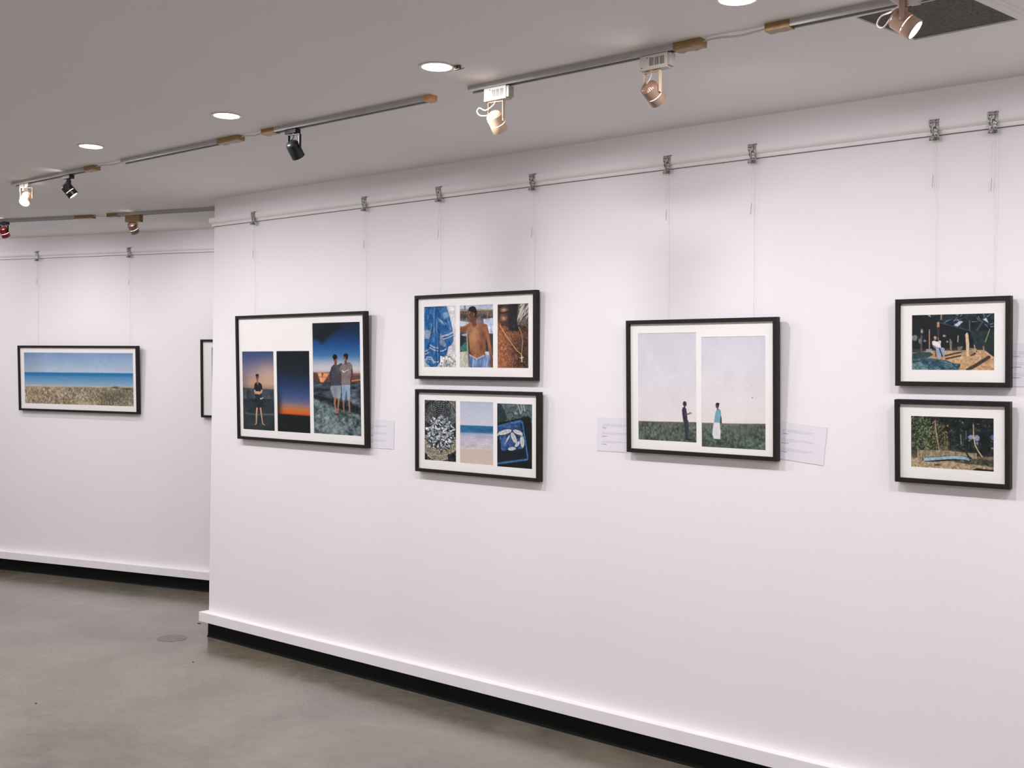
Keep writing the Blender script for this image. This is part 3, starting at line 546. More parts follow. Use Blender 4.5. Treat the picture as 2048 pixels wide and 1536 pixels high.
def art_6(P):
    P.grad([(350, (38, 48, 40)), (800, (52, 54, 44)), (900, (110, 98, 78)), (1110, (150, 134, 112))]); P.tex(18, 10, 8)
    for k in range(420):
        x = 485 + s_rand(P)*290 + (s_rand(P)*60 if k % 3 == 0 else 0); y = 360 + s_rand(P)*440; g = 56 + s_rand(P)*100; P.ell(x, y, 10, 7, (g*.85, g, g*.72), ang=s_rand(P)*180)
    P.poly([(760, 355), (1640, 370), (1640, 900), (1300, 890), (1000, 700), (780, 480)], (24, 32, 32), soft=20, tex=14, tsc=(14, 12), op=.9)
    for k in range(300):
        x = 690 + s_rand(P)*330; y = 430 + s_rand(P)*400; 
        if abs(x-860) > 40 + (y-400)*0.55: continue
        g = 100 + s_rand(P)*110; P.line([(x, y), (x + (s_rand(P)-.5)*50, y + (s_rand(P)-.5)*50)], 6, (g, g*.93, g*.66), .75)
    for k in range(120):
        x = 1000 + s_rand(P)*600; y = 380 + s_rand(P)*420; g = 30 + s_rand(P)*80; P.ell(x, y, 18, 6, (g*.8, g, g*.9), ang=s_rand(P)*180, op=.8)
    for q in [(1320, 640, 44, 30), (1395, 650, 34, 44), (1300, 685, 10, 10), (1400, 720, 16, 18)]: P.ell(q[0], q[1], q[2], q[3], (156, 172, 204), soft=14, op=.85)
    P.ell(1465, 600, 18, 40, (90, 140, 190), soft=12, op=.8); P.ell(1600, 640, 22, 34, (82, 132, 190), soft=10, op=.85); P.ell(1600, 785, 18, 16, (120, 150, 190), soft=8, op=.85); P.ell(1202, 448, 12, 14, (96, 160, 190), soft=8, op=.8); P.ell(1003, 490, 14, 14, (150, 130, 84))
    P.poly([(1440, 560), (1520, 540), (1560, 620), (1580, 800), (1500, 900), (1450, 840)], (16, 22, 24), soft=20)
    P.line([(828, 430), (850, 600), (880, 740), (896, 820)], 15, (164, 148, 116)); P.line([(700, 740), (850, 630), (960, 480)], 7, (150, 136, 100), .8); P.line([(962, 560), (968, 820)], 16, (110, 100, 72)); P.line([(1002, 620), (1002, 825)], 14, (120, 108, 76)); P.line([(1180, 610), (1190, 740)], 11, (120, 124, 124)); P.line([(1250, 560), (1252, 660)], 10, (110, 118, 128)); P.line([(860, 430), (800, 440), (840, 410)], 6, (190, 140, 110))
    P.line([(1344, 470), (1352, 620), (1372, 740), (1412, 820), (1465, 895)], 12, (206, 180, 150), w2=16)
    for k in range(9): x = 1020 + k*38; P.line([(x, 640), (x + 6, 840)], 5, (70, 80, 56), .7)
    P.poly([(600, 820), (760, 815), (1000, 820), (1290, 850), (1400, 850), (1400, 950), (600, 930)], (146, 132, 108), soft=8, tex=24, tsc=(60, 10)); P.line([(602, 790), (600, 910)], 10, (200, 176, 150)); P.line([(620, 800), (650, 915)], 6, (180, 160, 136)); P.line([(1245, 820), (1290, 900), (1330, 930)], 22, (40, 44, 38))
    P.poly([(495, 920), (700, 930), (1640, 980), (1640, 1115), (495, 1060)], (172, 150, 122), soft=10, tex=32, tsc=(50, 30)); P.poly([(1050, 950), (1400, 930), (1640, 950), (1640, 1040), (1400, 1010), (1150, 985)], (76, 76, 62), soft=14, tex=30, tsc=(40, 26)); P.poly([(1330, 1085), (1400, 1050), (1500, 1066), (1640, 1075), (1640, 1115), (1330, 1100)], (24, 26, 28), soft=5); P.ell(870, 1015, 40, 12, (84, 74, 62), soft=8)
    P.poly([(662, 962), (668, 925), (720, 915), (1000, 892), (1250, 895), (1300, 925), (1322, 968), (1250, 940), (1100, 940), (900, 965), (760, 968)], (20, 26, 32), soft=4)
    P.poly([(674, 962), (680, 928), (720, 920), (1000, 898), (1130, 893), (1245, 898), (1290, 922), (1305, 955), (1240, 938), (1120, 932), (1000, 938), (850, 950), (720, 966)], (150, 180, 196), soft=4, tex=12); P.line([(690, 925), (1000, 902), (1240, 902)], 4, (190, 208, 216), .8)
    P.line([(700, 968), (900, 966), (1110, 948), (1180, 955)], 9, (30, 30, 30)); P.tex(18, 50, 40); P.grain(6)
def art_7(P):
    P.Y = P.Y - (P.X - 215) * 0.013
    P.grad([(195, (132, 160, 200)), (280, (160, 182, 212)), (370, (190, 202, 222)), (374, (58, 128, 182)), (392, (54, 122, 178)), (410, (90, 146, 190)), (450, (122, 164, 198)), (484, (156, 182, 206)), (494, (196, 184, 176)), (505, (160, 146, 128)), (660, (156, 140, 118))]); P.tex(6, 8, 6, 180, 370)
    P.I *= 1 - 0.12 * np.clip((420 - P.X)/220, 0, 1)[..., None] * (P.Y < 370)[..., None]
    w = 8 * vnoise(P.nx, P.ny, 14, 1, P.r)
    m = np.clip((P.Y + w * 2 - 500) / 6, 0, 1); cc = np.asarray((158, 144, 122), float) + (34 * 2 * vnoise(P.nx, P.ny, 110, 40, P.r))[..., None] + (20 * 2 * vnoise(P.nx, P.ny, 10, 6, P.r))[..., None]
    P.blend(m, cc); P.glow(1050, 580, 170, 60, (86, 90, 76), .6); P.glow(330, 590, 120, 40, (184, 164, 134), .35)
    for q in [(310, 488, 40, 8), (490, 494, 60, 6), (860, 498, 50, 5)]: P.ell(q[0], q[1], q[2], q[3], (206, 190, 176), soft=8)
    P.ell(760, 645, 80, 10, (206, 176, 156), soft=10, op=.7); P.ell(1030, 500, 30, 8, (92, 92, 80), soft=8); P.ell(1140, 512, 40, 9, (86, 90, 78), soft=8); P.tex(22, 150, 50, 505, 720, octs=1); P.grain(5)
def art_8(P):
    P.grad([(0, (120, 140, 160)), (1, (90, 84, 76))], 'V'); P.tex(20, 8, 8)

# ------------------------------------------------------------------ framed pictures
WIRE_TOPS = []
def picture(loc, rz, tilt, W, Hh, opening, prints, label, plabels, group):
    """loc = lower left back corner on the wall; local x along the wall, -y out of the wall."""
    e = empty('framed_picture', loc, label, 'picture', group)
    e.rotation_euler = (tilt, 0, rz)
    D = 0.030; fw = 0.0165; fr = MB()
    yb, yf = -0.004, -0.004 - D
    prof = [(0, yb), (0, yf), (0.001, yf - 0.001), (fw - 0.001, yf - 0.001), (fw, yf), (fw, yf + 0.013), (fw + 0.0, yb)]
    corners = [(0, 0, 1, 1), (W, 0, -1, 1), (W, Hh, -1, -1), (0, Hh, 1, -1)]
    vs = []; fs = []; n = len(prof)
    for (cx, cz, sx, sz) in corners:
        for (o, y) in prof: vs.append((cx + sx*o, y, cz + sz*o))
    for i in range(4):
        j = (i+1) % 4
        for k in range(n):
            k2 = (k+1) % n; fs.append((i*n+k, j*n+k, j*n+k2, i*n+k2))
    fr.add(vs, fs); fr.build('frame', M_frame, e)
    MB().box((fw*0.5, yb - 0.006, fw*0.5), (W - fw*0.5, yb - 0.001, Hh - fw*0.5)).build('backing_board', M_clip, e)
    # mount with a window cut for every print
    my = yf + 0.012
    rects = [q[0] for q in prints]
    xs = sorted({fw*0.9, W - fw*0.9, *[r[0] for r in rects], *[r[1] for r in rects]}); zs = sorted({fw*0.9, Hh - fw*0.9, *[r[2] for r in rects], *[r[3] for r in rects]})
    mt = MB()
    for i in range(len(xs)-1):
        for j in range(len(zs)-1):
            cx, cz = (xs[i]+xs[i+1])/2, (zs[j]+zs[j+1])/2
            if any(r[0] < cx < r[1] and r[2] < cz < r[3] for r in rects): continue
            mt.add([(xs[i], my, zs[j]), (xs[i+1], my, zs[j]), (xs[i+1], my, zs[j+1]), (xs[i], my, zs[j+1])], [(0, 1, 2, 3)])
    for r in rects:      # cut edges of the mount
        a = [(r[0], r[2]), (r[1], r[2]), (r[1], r[3]), (r[0], r[3])]
        for k in range(4):
            p, q = a[k], a[(k+1) % 4]; mt.add([(p[0], my, p[1]), (q[0], my, q[1]), (q[0], my + 0.0016, q[1]), (p[0], my + 0.0016, p[1])], [(0, 1, 2, 3)])
    mt.add([(fw*0.9, my + 0.0028, fw*0.9), (W-fw*0.9, my + 0.0028, fw*0.9), (W-fw*0.9, my + 0.0028, Hh-fw*0.9), (fw*0.9, my + 0.0028, Hh-fw*0.9)], [(0, 3, 2, 1)])
    mt.build('mount', M_mat, e)
    for (r, art, quad, nx, seed), pl in zip(prints, plabels):
        w_, h_ = r[1]-r[0], r[3]-r[2]; ny = int(nx * h_ / w_)
        P = Print(quad, nx, ny, seed); art(P)
        P.build('photo_print', w_ + 0.004, h_ + 0.004, (r[0]-0.002, my + 0.0016, r[2]-0.002), e, pl)
    MB().box((fw*0.8, my - 0.0050, fw*0.8), (W - fw*0.8, my - 0.0032, Hh - fw*0.8)).build('glass', M_glass, e)
    return e

G1 = 'dark framed photographs hung along the white walls'
def seatm(x, z): return (x, -0.001, z)
picture(seatm(-5.535, 1.239), 0, 0.040, 1.128, 0.731, None, [
    ((0.045, 0.340, 0.0593, 0.520), art_1a, [(164,494),(465,490),(472,1255),(173,1238)], 120, 1),
    ((0.367, 0.657, 0.0593, 0.521), art_1b, [(493,490),(808,485),(816,1277),(501,1260)], 70, 2),
    ((0.687, 1.0755, 0.0620, 0.675), art_1c, [(836,222),(1292,204),(1305,1305),(850,1278)], 190, 3)],
    'largest dark framed triptych, three prints of dusk beach scenes, nearest the wall corner',
    ['print of a man with folded arms on a dusk beach', 'print of an orange glow under a dark sky', 'taller print of two men embracing on a shore'], G1)
picture(seatm(-4.055, 1.613), 0, 0.024, 0.793, 0.425, None, [
    ((0.057, 0.276, 0.0610, 0.367), art_2a, [(307,342),(712,326),(716,1114),(310,1110)], 120, 4),
    ((0.303, 0.5205, 0.0607, 0.366), art_2b, [(765,326),(1190,308),(1190,1120),(766,1115)], 120, 5),
    ((0.549, 0.740, 0.0595, 0.364), art_2c, [(1247,310),(1642,297),(1642,1127),(1248,1123)], 115, 6)],
    'framed triptych with blue cloth, bare-chested man and cross necklace, upper of its pair',
    ['print of a blue striped cloth', 'print of a bare-chested man before a thatched hut', 'close-up print of a neck with a cross necklace'], G1)
picture(seatm(-4.042, 1.142), 0, 0.024, 0.808, 0.419, None, [
    ((0.057, 0.274, 0.0611, 0.365), art_3a, [(309,252),(712,270),(715,1052),(315,1017)], 120, 7),
    ((0.3015, 0.518, 0.0590, 0.3635), art_3b, [(765,272),(1190,290),(1190,1100),(767,1062)], 100, 8),
    ((0.543, 0.7585, 0.0570, 0.360), art_3c, [(1240,296),(1688,315),(1688,1145),(1240,1106)], 120, 9)],
    'framed triptych with fish basket, pale beach and blue crate, lower of its pair',
    ['print of a basket heaped with small silver fish', 'print of a pale beach under a pale sky', 'print of fish in a blue crate'], G1)
picture(seatm(-2.746, 1.310), 0, 0.040, 0.714, 0.573, None, [
    ((0.0545, 0.343, 0.0564, 0.517), art_4a, [(362,240),(861,230),(864,1170),(372,1148)], 170, 10),
    ((0.368, 0.6595, 0.0412, 0.4975), art_4b, [(903,272),(1453,262),(1453,1237),(912,1207)], 180, 11)],
    'framed pair of prints with two men standing on grass, centre right',
    ['print of a man in dark clothes gesturing on grass', 'print of a man in a blue shirt and white cloth on grass'], G1)
picture(seatm(-1.562, 1.618), 0, 0.043, 0.403, 0.318, None, [
    ((0.0577, 0.3466, 0.0593, 0.2587), art_5, [(517,340),(1643,310),(1638,1092),(514,1083)], 240, 12)],
    'small framed print of a seated man under a thatched shelter, upper of its pair',
    ['print of a seated man beside fishing nets'], G1)
picture(seatm(-1.557, 1.265), 0, 0.060, 0.403, 0.304, None, [
    ((0.0568, 0.3464, 0.0579, 0.2445), art_6, [(487,352),(1617,378),(1631,1105),(505,1048)], 240, 13)],
    'small framed print of a pale blue boat before trees, lower of its pair',
    ['print of an upturned pale blue boat under trees'], G1)
p7 = far(0.221, 0.001, 1.307); RZF = math.atan2(FT.y, FT.x)
picture(tuple(p7), RZF, 0.045, 1.226, 0.522, None, [
    ((0.0564, 1.1737, 0.0583, 0.4657), art_7, [(209,198),(1180,206),(1189,680),(222,649)], 330, 14)],
    'wide dark framed print of blue sea and dry beach grass on the far wall',
    ['panoramic print of sea above dry grass'], G1)
p8 = far(2.040, 0.001, 1.300)
picture(tuple(p8), RZF, 0.035, 0.80, 0.578, None, [
    ((0.095, 0.70, 0.06, 0.52), art_8, [(0,0),(1,0),(1,1),(0,1)], 60, 15)],
    'dark framed picture on the far wall, mostly hidden behind the wall corner', ['mostly hidden print'], G1)

# ------------------------------------------------------------------ hooks and hanging lines
def hook_xf(x, isfar):
    if isfar: return lambda v: tuple(far(x + v[0], -v[1], v[2]))
    return lambda v: (x + v[0], v[1], v[2])
def hook(x, isfar, label, seed):
    xf = hook_xf(x, isfar); b = xf((0, 0, 2.51)); e = empty('picture_hook', b, label, 'hook', 'steel hooks over the picture rail')
    r = random.Random(seed); lean = r.uniform(-0.003, 0.004)
    rel = lambda v: Vector(xf(v)) - Vector(b)
    # bent strap: over the rail, down its face, curling under
    path = [(-0.001, 2.5835, .0150), (-0.022, 2.5845, .0175), (-0.0275, 2.582, .0175), (-0.0290, 2.575, .0172), (-0.0280, 2.560, .0160), (-0.0262, 2.545, .0145), (-0.0262, 2.528, .0132), (-0.0245, 2.516, .0128), (-0.019, 2.508, .0128)]
    vs = []; fs = []
    for i, (y, z, hw) in enumerate(path):
        y0, z0 = path[max(0, i-1)][:2]; y1, z1 = path[min(len(path)-1, i+1)][:2]
        t = Vector((y1-y0, z1-z0)).normalized(); nn = Vector((-t.y, t.x)) * 0.0009; cx = lean * (2.58 - z) / 0.07
        cx += 0.004 * (2.58 - z) / 0.07
        for (sx, sn) in ((-1, -1), (1, -1), (1, 1), (-1, 1)): vs.append(rel((cx + sx*hw, y + sn*nn.x, z + sn*nn.y)))
    for i in range(len(path)-1):
        for k in range(4): fs.append((i*4+k, i*4+(k+1) % 4, (i+1)*4+(k+1) % 4, (i+1)*4+k))
    m = (len(path)-1)*4; fs += [(3, 2, 1, 0), (m, m+1, m+2, m+3)]
    MB().add(vs, fs).build('strap', M_steel, e, smooth=40)
    a, c = rel((-0.013, -0.0335, 2.512)), rel((0.006, -0.0335, 2.512))
    MB().lathe(a, c - a, [(0.0035, 0), (0.0055, 0.001), (0.0055, (c-a).length - 0.001), (0.0035, (c-a).length)], 14).build('grip_roller', M_steel, e, smooth=40)
    return xf
def line_down(x, isfar, ztop, label, seed):
    """clear line from the hook down behind the top of a frame"""
    r = random.Random(seed); xf = hook_xf(x, isfar); b = xf((0.010, -0.0225, 2.508)); base = Vector(xf((0.012, -0.0085, ztop)))
    e = empty('hanging_line', tuple(base), label, 'wire', 'clear lines holding the frames')
    rel = lambda v: Vector(xf(v)) - base
    MB().tube([rel((0.010, -0.0205, 2.508)), rel((0.011, -0.019, 2.40)), rel((0.012, -0.0135, (ztop + 2.5)/2)), rel((0.012, -0.0085, ztop))], 0.0006, 6).build('line', M_wire, e)
    zc = 2.36 + r.uniform(-0.03, 0.03)
    MB().tube([rel((0.010, -0.0205, 2.508)), rel((-0.001, -0.019, 2.47)), rel((-0.003, -0.018, zc))], 0.0004, 6).build('loose_end', M_wire, e)
    MB().tube([rel((-0.002, -0.018, zc)), rel((-0.0045, -0.018, zc - 0.045))], 0.0012, 6).build('crimp', M_crimp, e)
HK = [(-5.428, 0, 1.955, 'leftmost hook on the main wall rail, just right of the wall corner', 'line to the upper left of the largest triptych'),
      (-4.467, 0, 1.955, 'hook on the main wall rail above the right side of the largest triptych', 'line to the upper right of the largest triptych'),
      (-3.918, 0, 2.025, 'hook above the left side of the blue cloth and cross triptych', 'line to the upper left of the blue cloth triptych'),
      (-3.310, 0, 2.025, 'mottled hook above the right side of the blue cloth and cross triptych', 'line to the upper right of the blue cloth triptych'),
      (-2.570, 0, 1.868, 'hook above the left side of the pair of grass field prints', 'line to the upper left of the grass field prints'),
      (-2.169, 0, 1.868, 'hook above the right side of the pair of grass field prints', 'line to the upper right of the grass field prints'),
      (-1.440, 0, 1.925, 'pale hook above the left side of the seated man print', 'line to the upper left of the seated man print'),
      (-1.235, 0, 1.925, 'rightmost darker hook, above the right side of the seated man print', 'line to the upper right of the seated man print'),
      (0.381, 1, 1.815, 'left hook on the far wall rail, above the sea and grass print', 'line to the upper left of the far sea print'),
      (1.325, 1, 1.815, 'right hook on the far wall rail, above the sea and grass print', 'line to the upper right of the far sea print')]
for i, (x, fr_, zt, la, lb) in enumerate(HK):
    hook(x, fr_, la, i); line_down(x, fr_, zt, lb, 40 + i)

# ------------------------------------------------------------------ caption sheets
def caption(x0, z0, w_, h_, rot, label, seed, blocks, yoff=0.0):
    e = empty('caption_sheet', (x0, -0.0008 - yoff, z0), label, 'label', 'caption sheets stuck to the wall')
    e.rotation_euler = (0, rot, 0)
    MB().box((0, -0.0003, 0), (w_, 0.0003, h_)).build('sheet', M_paper, e)
    nx = 210; ny = int(nx * h_ / w_); P = Print([(0, 0), (1, 0), (1, 1), (0, 1)], nx, ny, seed)
    r = P.r; P.I[:] = (229, 223, 231)
    for (v, n, bold, width) in blocks:       # rows of tiny unreadable type
        for k in range(n):
            vv = v + k * 0.026; row = int(vv * ny); hh = max(1, int((0.016 if bold else 0.012) * ny)); x = 0.13
            end = 0.13 + (width if k < n - 1 or bold else width * r.uniform(.5, 1))
            while x < end:
                L_ = r.uniform(.012, .05); c = (104, 92, 108) if bold else (168, 158, 172)
                a, b = int(x * nx), int(min(end, x + L_) * nx); P.I[row:row+hh, a:b] = np.array(c) + r.randn(hh, max(0, b - a), 1)*16; x += L_ + .008
    P.build('printed_text', w_ - 0.001, h_ - 0.001, (0.0005, -0.0013, 0.0005), e, None)
    return e
BL = [(0.20, 3, False, .62), (0.30, 1, True, .12), (0.33, 1, False, .14), (0.45, 3, False, .64), (0.55, 1, True, .15), (0.58, 1, False, .12), (0.70, 3, False, .62), (0.79, 1, True, .13)]
caption(-4.443, 1.240, 0.209, 0.152, 0.0, 'white caption sheet at the lower right of the largest triptych', 21, BL)
caption(-2.929, 1.303, 0.209, 0.151, 0.0, 'white caption sheet partly behind the left edge of the grass field prints', 22, BL)
caption(-2.062, 1.320, 0.212, 0.150, 0.088, 'tilted white caption sheet with curling edges right of the grass field prints', 23, BL)
caption(-1.188, 1.620, 0.209, 0.152, 0.0, 'white caption sheet behind the right edge of the seated man print', 24, BL)

# ------------------------------------------------------------------ lighting tracks
TH, TW = 0.021, 0.034
def track(a, b, tapes, label, group):
    """a, b: end points in plan; tapes: list of (from, to, material, bulge) along the track"""
    A = Vector((a[0], a[1], 0)); B = Vector((b[0], b[1], 0)); T = (B - A).normalized(); N = Vector((T.y, -T.x, 0)); L_ = (B-A).length
    e = empty('lighting_track', (a[0], a[1], H), label, 'track', group)
    xf = lambda v: T * v[0] + N * v[1] + Vector((0, 0, v[2]))
    hw = TW / 2; t = 0.006
    prof = [(-hw, 0), (-hw, -TH), (-hw + t, -TH), (-hw + t, -0.008), (hw - t, -0.008), (hw - t, -TH), (hw, -TH), (hw, 0)]
    m = MB(); vs = [xf((s, n, z)) for s in (0, L_) for (n, z) in prof]; n_ = len(prof)
    fs = [(k, (k+1) % n_, n_ + (k+1) % n_, n_ + k) for k in range(n_)]
    fs += [(0, 7, 4, 3), (0, 3, 2, 1), (4, 7, 6, 5)] + [(8, 11, 12, 15), (8, 9, 10, 11), (12, 13, 14, 15)]
    m.add(vs, fs).build('rail_body', M_track, e)
    MB().box((0.002, -hw + t, -0.0098), (L_ - 0.002, hw - t, -0.0080), xf=xf).build('conductor_strip', M_slot, e)
    for (s0, s1, mt_, bulge) in tapes:
        q = MB(); n = 6; g = 0.0012 + bulge; vs = []; fs = []
        for i in range(n + 1):
            s = s0 + (s1 - s0) * i / n; d = g * (1 + 0.35 * math.sin(i * 2.1))
            for (yy, zz) in ((-hw - d, 0), (-hw - d, -TH - d), (hw + d, -TH - d), (hw + d, 0)): vs.append(xf((s, yy, zz)))
        for i in range(n):
            for k in range(3): fs.append((i*4+k, i*4+k+1, (i+1)*4+k+1, (i+1)*4+k))
        fs += [(0, 3, 2, 1), (n*4, n*4+1, n*4+2, n*4+3)]
        q.add(vs, fs).build('tape_wrap', mt_, e)
    return xf, L_
GT = 'grey lighting tracks on the ceiling'
YT = -1.030
track((-6.316, YT), (-5.470, YT), [(0.80, 0.90, M_tape, 0.002)], 'grey track at the left holding a glaring white spotlight and a black one', GT)
track((-5.163, YT), (-4.300, YT), [(0.82, 0.975, M_tape, 0.002)], 'empty grey track with brown tape on its right end', GT)
track((-3.975, YT), (-2.990, YT), [(-0.045, 0.04, M_tape, 0.001), (0.955, 0.990, M_tape2, 0.001)], 'grey track with orange tape end, holding the unlit black spotlight', GT)
track((-2.795, YT), (-1.870, YT), [(0.885, 0.985, M_tape, 0.003)], 'grey track holding two lit cream spotlights', GT)
track((-1.560, YT), (-0.55, YT), [(-0.03, 0.05, M_tape, 0.001)], 'grey track crossing in front of the ceiling hatch', GT)
fa = far(-0.2, 0.90, 0); fb = far(1.745, 0.838, 0)
track((fa.x, fa.y), (fb.x, fb.y), [(1.80, 1.955, M_tape, 0.001)], 'grey track near the far wall holding the red spotlight', GT)
fc = far(1.915, 0.85, 0); fd = far(3.30, 0.89, 0)
track((fc.x, fc.y), (fd.x, fd.y), [(-0.02, 0.072, M_tape, 0.001)], 'grey track near the far wall running behind the wall corner', GT)
def cable(a, b, label, sag=0.004, wob=0.008):
    A = Vector(a); B = Vector(b); e = empty('track_cable', tuple(A), label, 'cable', 'thin cables linking the tracks')
    D = B - A; n = Vector((D.y, -D.x, 0)).normalized()
    for s in (-1, 1):
        pts = [Vector((0, 0, 0)), D*0.3 + n*(s*0.003 + wob) - Vector((0, 0, sag*.3)), D*0.6 + n*(s*0.003 - wob*.5) - Vector((0, 0, sag)), D]
        MB().tube(spline(pts, 6), 0.0024, 7).build('cable_core', M_cable, e, smooth=50)
zc = H - 0.0045
cable((-5.425, YT-.004, zc-.004), (-5.155, YT, zc-.004), 'short cable between the two leftmost main tracks')
cable((-4.19, YT, zc-.004), (-4.03, YT, zc-.004), 'short cable left of the unlit black spotlight')
cable((-1.822, YT, zc-.004), (-1.585, YT, zc-.004), 'cable joining the tracks near the ceiling hatch')
cable(tuple(far(1.75, .838, zc-.004)), tuple(far(1.92, .85, zc-.004)), 'short cable between the two far tracks')

# ------------------------------------------------------------------ spotlights on the tracks
def aim_uv(o):
    me = o.data; uv = me.uv_layers.new(name='UVMap')
    return uv
def spotlight(px, py, T, pivot, axis, body, perf, yoke_m, ad, lit, label, beam=None, loop=None, R_=0.0292, Lr=0.021, Lf=0.041, extra=None):
    """px,py on the track; T track direction; pivot point of the head; ad = adapter kind"""
    base = Vector((px, py, H - TH)); e = empty('track_spotlight', tuple(base), label, 'spotlight', 'small adjustable spotlights on the tracks')
    T = Vector((T[0], T[1], 0)).normalized(); N = Vector((T.y, -T.x, 0)); xf = lambda v: T*v[0] + N*v[1] + Vector((0, 0, v[2]))
    p = Vector(pivot) - base; a = Vector(axis).normalized()
    MB().box((-0.012, -0.010, -0.001), (0.012, 0.010, 0.003), xf=xf).build('track_foot', M_slot if ad == 'black' else M_greyp, e)
    if ad == 'ballast':
        x0, x1, hb, hw = -0.055, 0.050, 0.049, 0.017
        MB().box((x0, -hw, -hb), (x1, hw, -0.0012), xf=xf).build('ballast_box', M_white, e, bevel=0.0015)
        g = MB()
        for bx in (-0.016, 0.004, 0.024):
            for k in range(4): g.box((bx + k*0.0042, hw - 0.001, -hb + 0.012), (bx + k*0.0042 + 0.0018, hw + 0.0005, -0.011), xf=xf)
        g.build('vent_slots', M_slot, e)
        for (sx, sz) in ((-0.026, -0.010), (-0.046, -0.040)): MB().lathe(xf((sx, hw - 0.001, sz)), N, [(0.0018, 0), (0.0018, 0.0022)], 10).build('screw', M_slot, e)
        MB().box((x1, -hw + 0.002, -hb + 0.004), (x1 + 0.012, hw - 0.002, -0.004), xf=xf).build('end_cap', M_greyp, e, bevel=0.002)
        zb = -hb
    elif ad == 'taped':
        MB().box((-0.062, -0.018, -0.046), (0.062, 0.018, -0.0012), xf=xf).build('ballast_box', M_tape, e, bevel=0.002); zb = -0.046
    elif ad == 'wide':
        MB().box((-0.012, -0.018, -0.023), (0.120, 0.085, 0.0208), xf=xf).build('ballast_box', M_white, e, bevel=0.0015); zb = -0.023
        MB().box((0.010, -0.068, -0.016), (0.035, -0.017, -0.004), xf=xf).build('feed_arm', M_white, e)
    elif ad == 'small':
        MB().box((-0.045, -0.016, -0.042), (0.005, 0.016, -0.0012), xf=xf).build('ballast_box', M_greyp, e, bevel=0.0015)
        MB().box((0.005, -0.010, -0.020), (0.040, 0.010, -0.0012), xf=xf).build('adapter', M_white, e, bevel=0.0015); zb = -0.020
    else:
        MB().box((-0.036, -0.015, -0.021), (0.036, 0.015, -0.0012), xf=xf).build('adapter', M_blk, e, bevel=0.002); zb = -0.021
    # yoke
    q = a.cross(Vector((0, 0, 1))).normalized(); o2 = q.cross(Vector((0, 0, 1)))
    top = Vector((p.x, p.y, zb - 0.004)); hw = R_ + 0.0035; yk = MB(); aw = 0.0070
    def bar(c0, c1, wv, tv):
        vs = [];
        for c in (c0, c1):
            for (s1, s2) in ((-1,-1),(1,-1),(1,1),(-1,1)): vs.append(c + wv*s1 + tv*s2)
        yk.add(vs, [(0,3,2,1),(4,5,6,7),(0,1,5,4),(1,2,6,5),(2,3,7,6),(3,0,4,7)])
    bar(top - q*hw, top + q*hw, o2*aw, Vector((0, 0, 0.001)))
    for s in (-1, 1):
        c = p + q*(s*hw); bar(top + q*(s*hw), Vector((c.x, c.y, p.z - 0.004)), o2*aw, q*0.001)
    yk.lathe(top + Vector((0, 0, 0.001)), (0, 0, 1), [(0.010, 0), (0.010, max(0.002, zb - top.z - 0.001))], 16)
    yk.build('yoke', yoke_m, e)
    for s in (-1, 1): MB().lathe(p + q*(s*(hw + 0.0008)), q*s, [(0.0055, 0), (0.0055, 0.002), (0.004, 0.003)], 14).build('pivot_screw', yoke_m, e, smooth=40)
    # head: rear shell, gap, front ring
    tb = 0.0012
    rear = MB().lathe(p, a, [(R_-tb, -Lr), (R_, -Lr), (R_, 0.011), (R_-tb, 0.011), (R_-tb, -Lr)], 36, cap0=False, cap1=False).build('rear_shell', body, e, smooth=40)
    MB().lathe(p, a, [(R_-tb, 0.0135), (R_, 0.0135), (R_, Lf-0.001), (R_-0.0005, Lf), (R_-0.0035, Lf), (R_-0.0035, Lf-0.002), (R_-tb, Lf-0.002), (R_-tb, 0.0135)], 36, cap0=False, cap1=False).build('front_ring', body, e, smooth=40)
    u = a.orthogonal().normalized(); v = a.cross(u)
    for k in range(3):
        an = 2*math.pi*(k/3 + 0.11); d = u*math.cos(an) + v*math.sin(an); t_ = a.cross(d)
        vs = [p + d*rr + t_*tt + a*zz for zz in (0.009, 0.0155) for (rr, tt) in ((R_-0.0030, -0.0012), (R_-0.0006, -0.0012), (R_-0.0006, 0.0012), (R_-0.0030, 0.0012))]
        MB().add(vs, [(0,1,2,3),(7,6,5,4),(0,4,5,1),(1,5,6,2),(2,6,7,3),(3,7,4,0)]).build('ring_rib', body, e)
    # perforated domed cap
    n = 48; rings = 8; dome = MB(); prof = []
    for i in range(rings + 1):
        t = i / rings * math.pi / 2; prof.append(((R_-tb) * math.cos(t) + 0.0001, -Lr - 0.016*math.sin(t)))
    vs = []; fs = []
    for (r, t) in prof:
        for k in range(n + 1):
            an = 2*math.pi*k/n; vs.append(p + a*t + u*(r*math.cos(an)) + v*(r*math.sin(an)))
    for i in range(rings):
        for k in range(n): fs.append((i*(n+1)+k, i*(n+1)+k+1, (i+1)*(n+1)+k+1, (i+1)*(n+1)+k))
    dm = bpy.data.meshes.new('perforated_cap'); dm.from_pydata([tuple(x) for x in vs], [], fs); uv = dm.uv_layers.new(name='UVMap')
    for poly in dm.polygons:
        for li in poly.loop_indices:
            vi = dm.loops[li].vertex_index; uv.data[li].uv = ((vi % (n+1)) / n, (vi // (n+1)) / rings)
    dm.materials.append(perf); dm.shade_smooth(); dmo = bpy.data.objects.new('perforated_cap', dm); col.objects.link(dmo); dmo.parent = e
    # lamp inside
    lm = M_bulb if lit else M_off
    MB().lathe(p, a, [(0.004, -0.018), (0.010, -0.012), (0.017, 0.0), (R_-0.0042, 0.016), (R_-0.0042, Lf-0.006)], 28, cap1=False).build('reflector_bulb', lm, e, smooth=60)
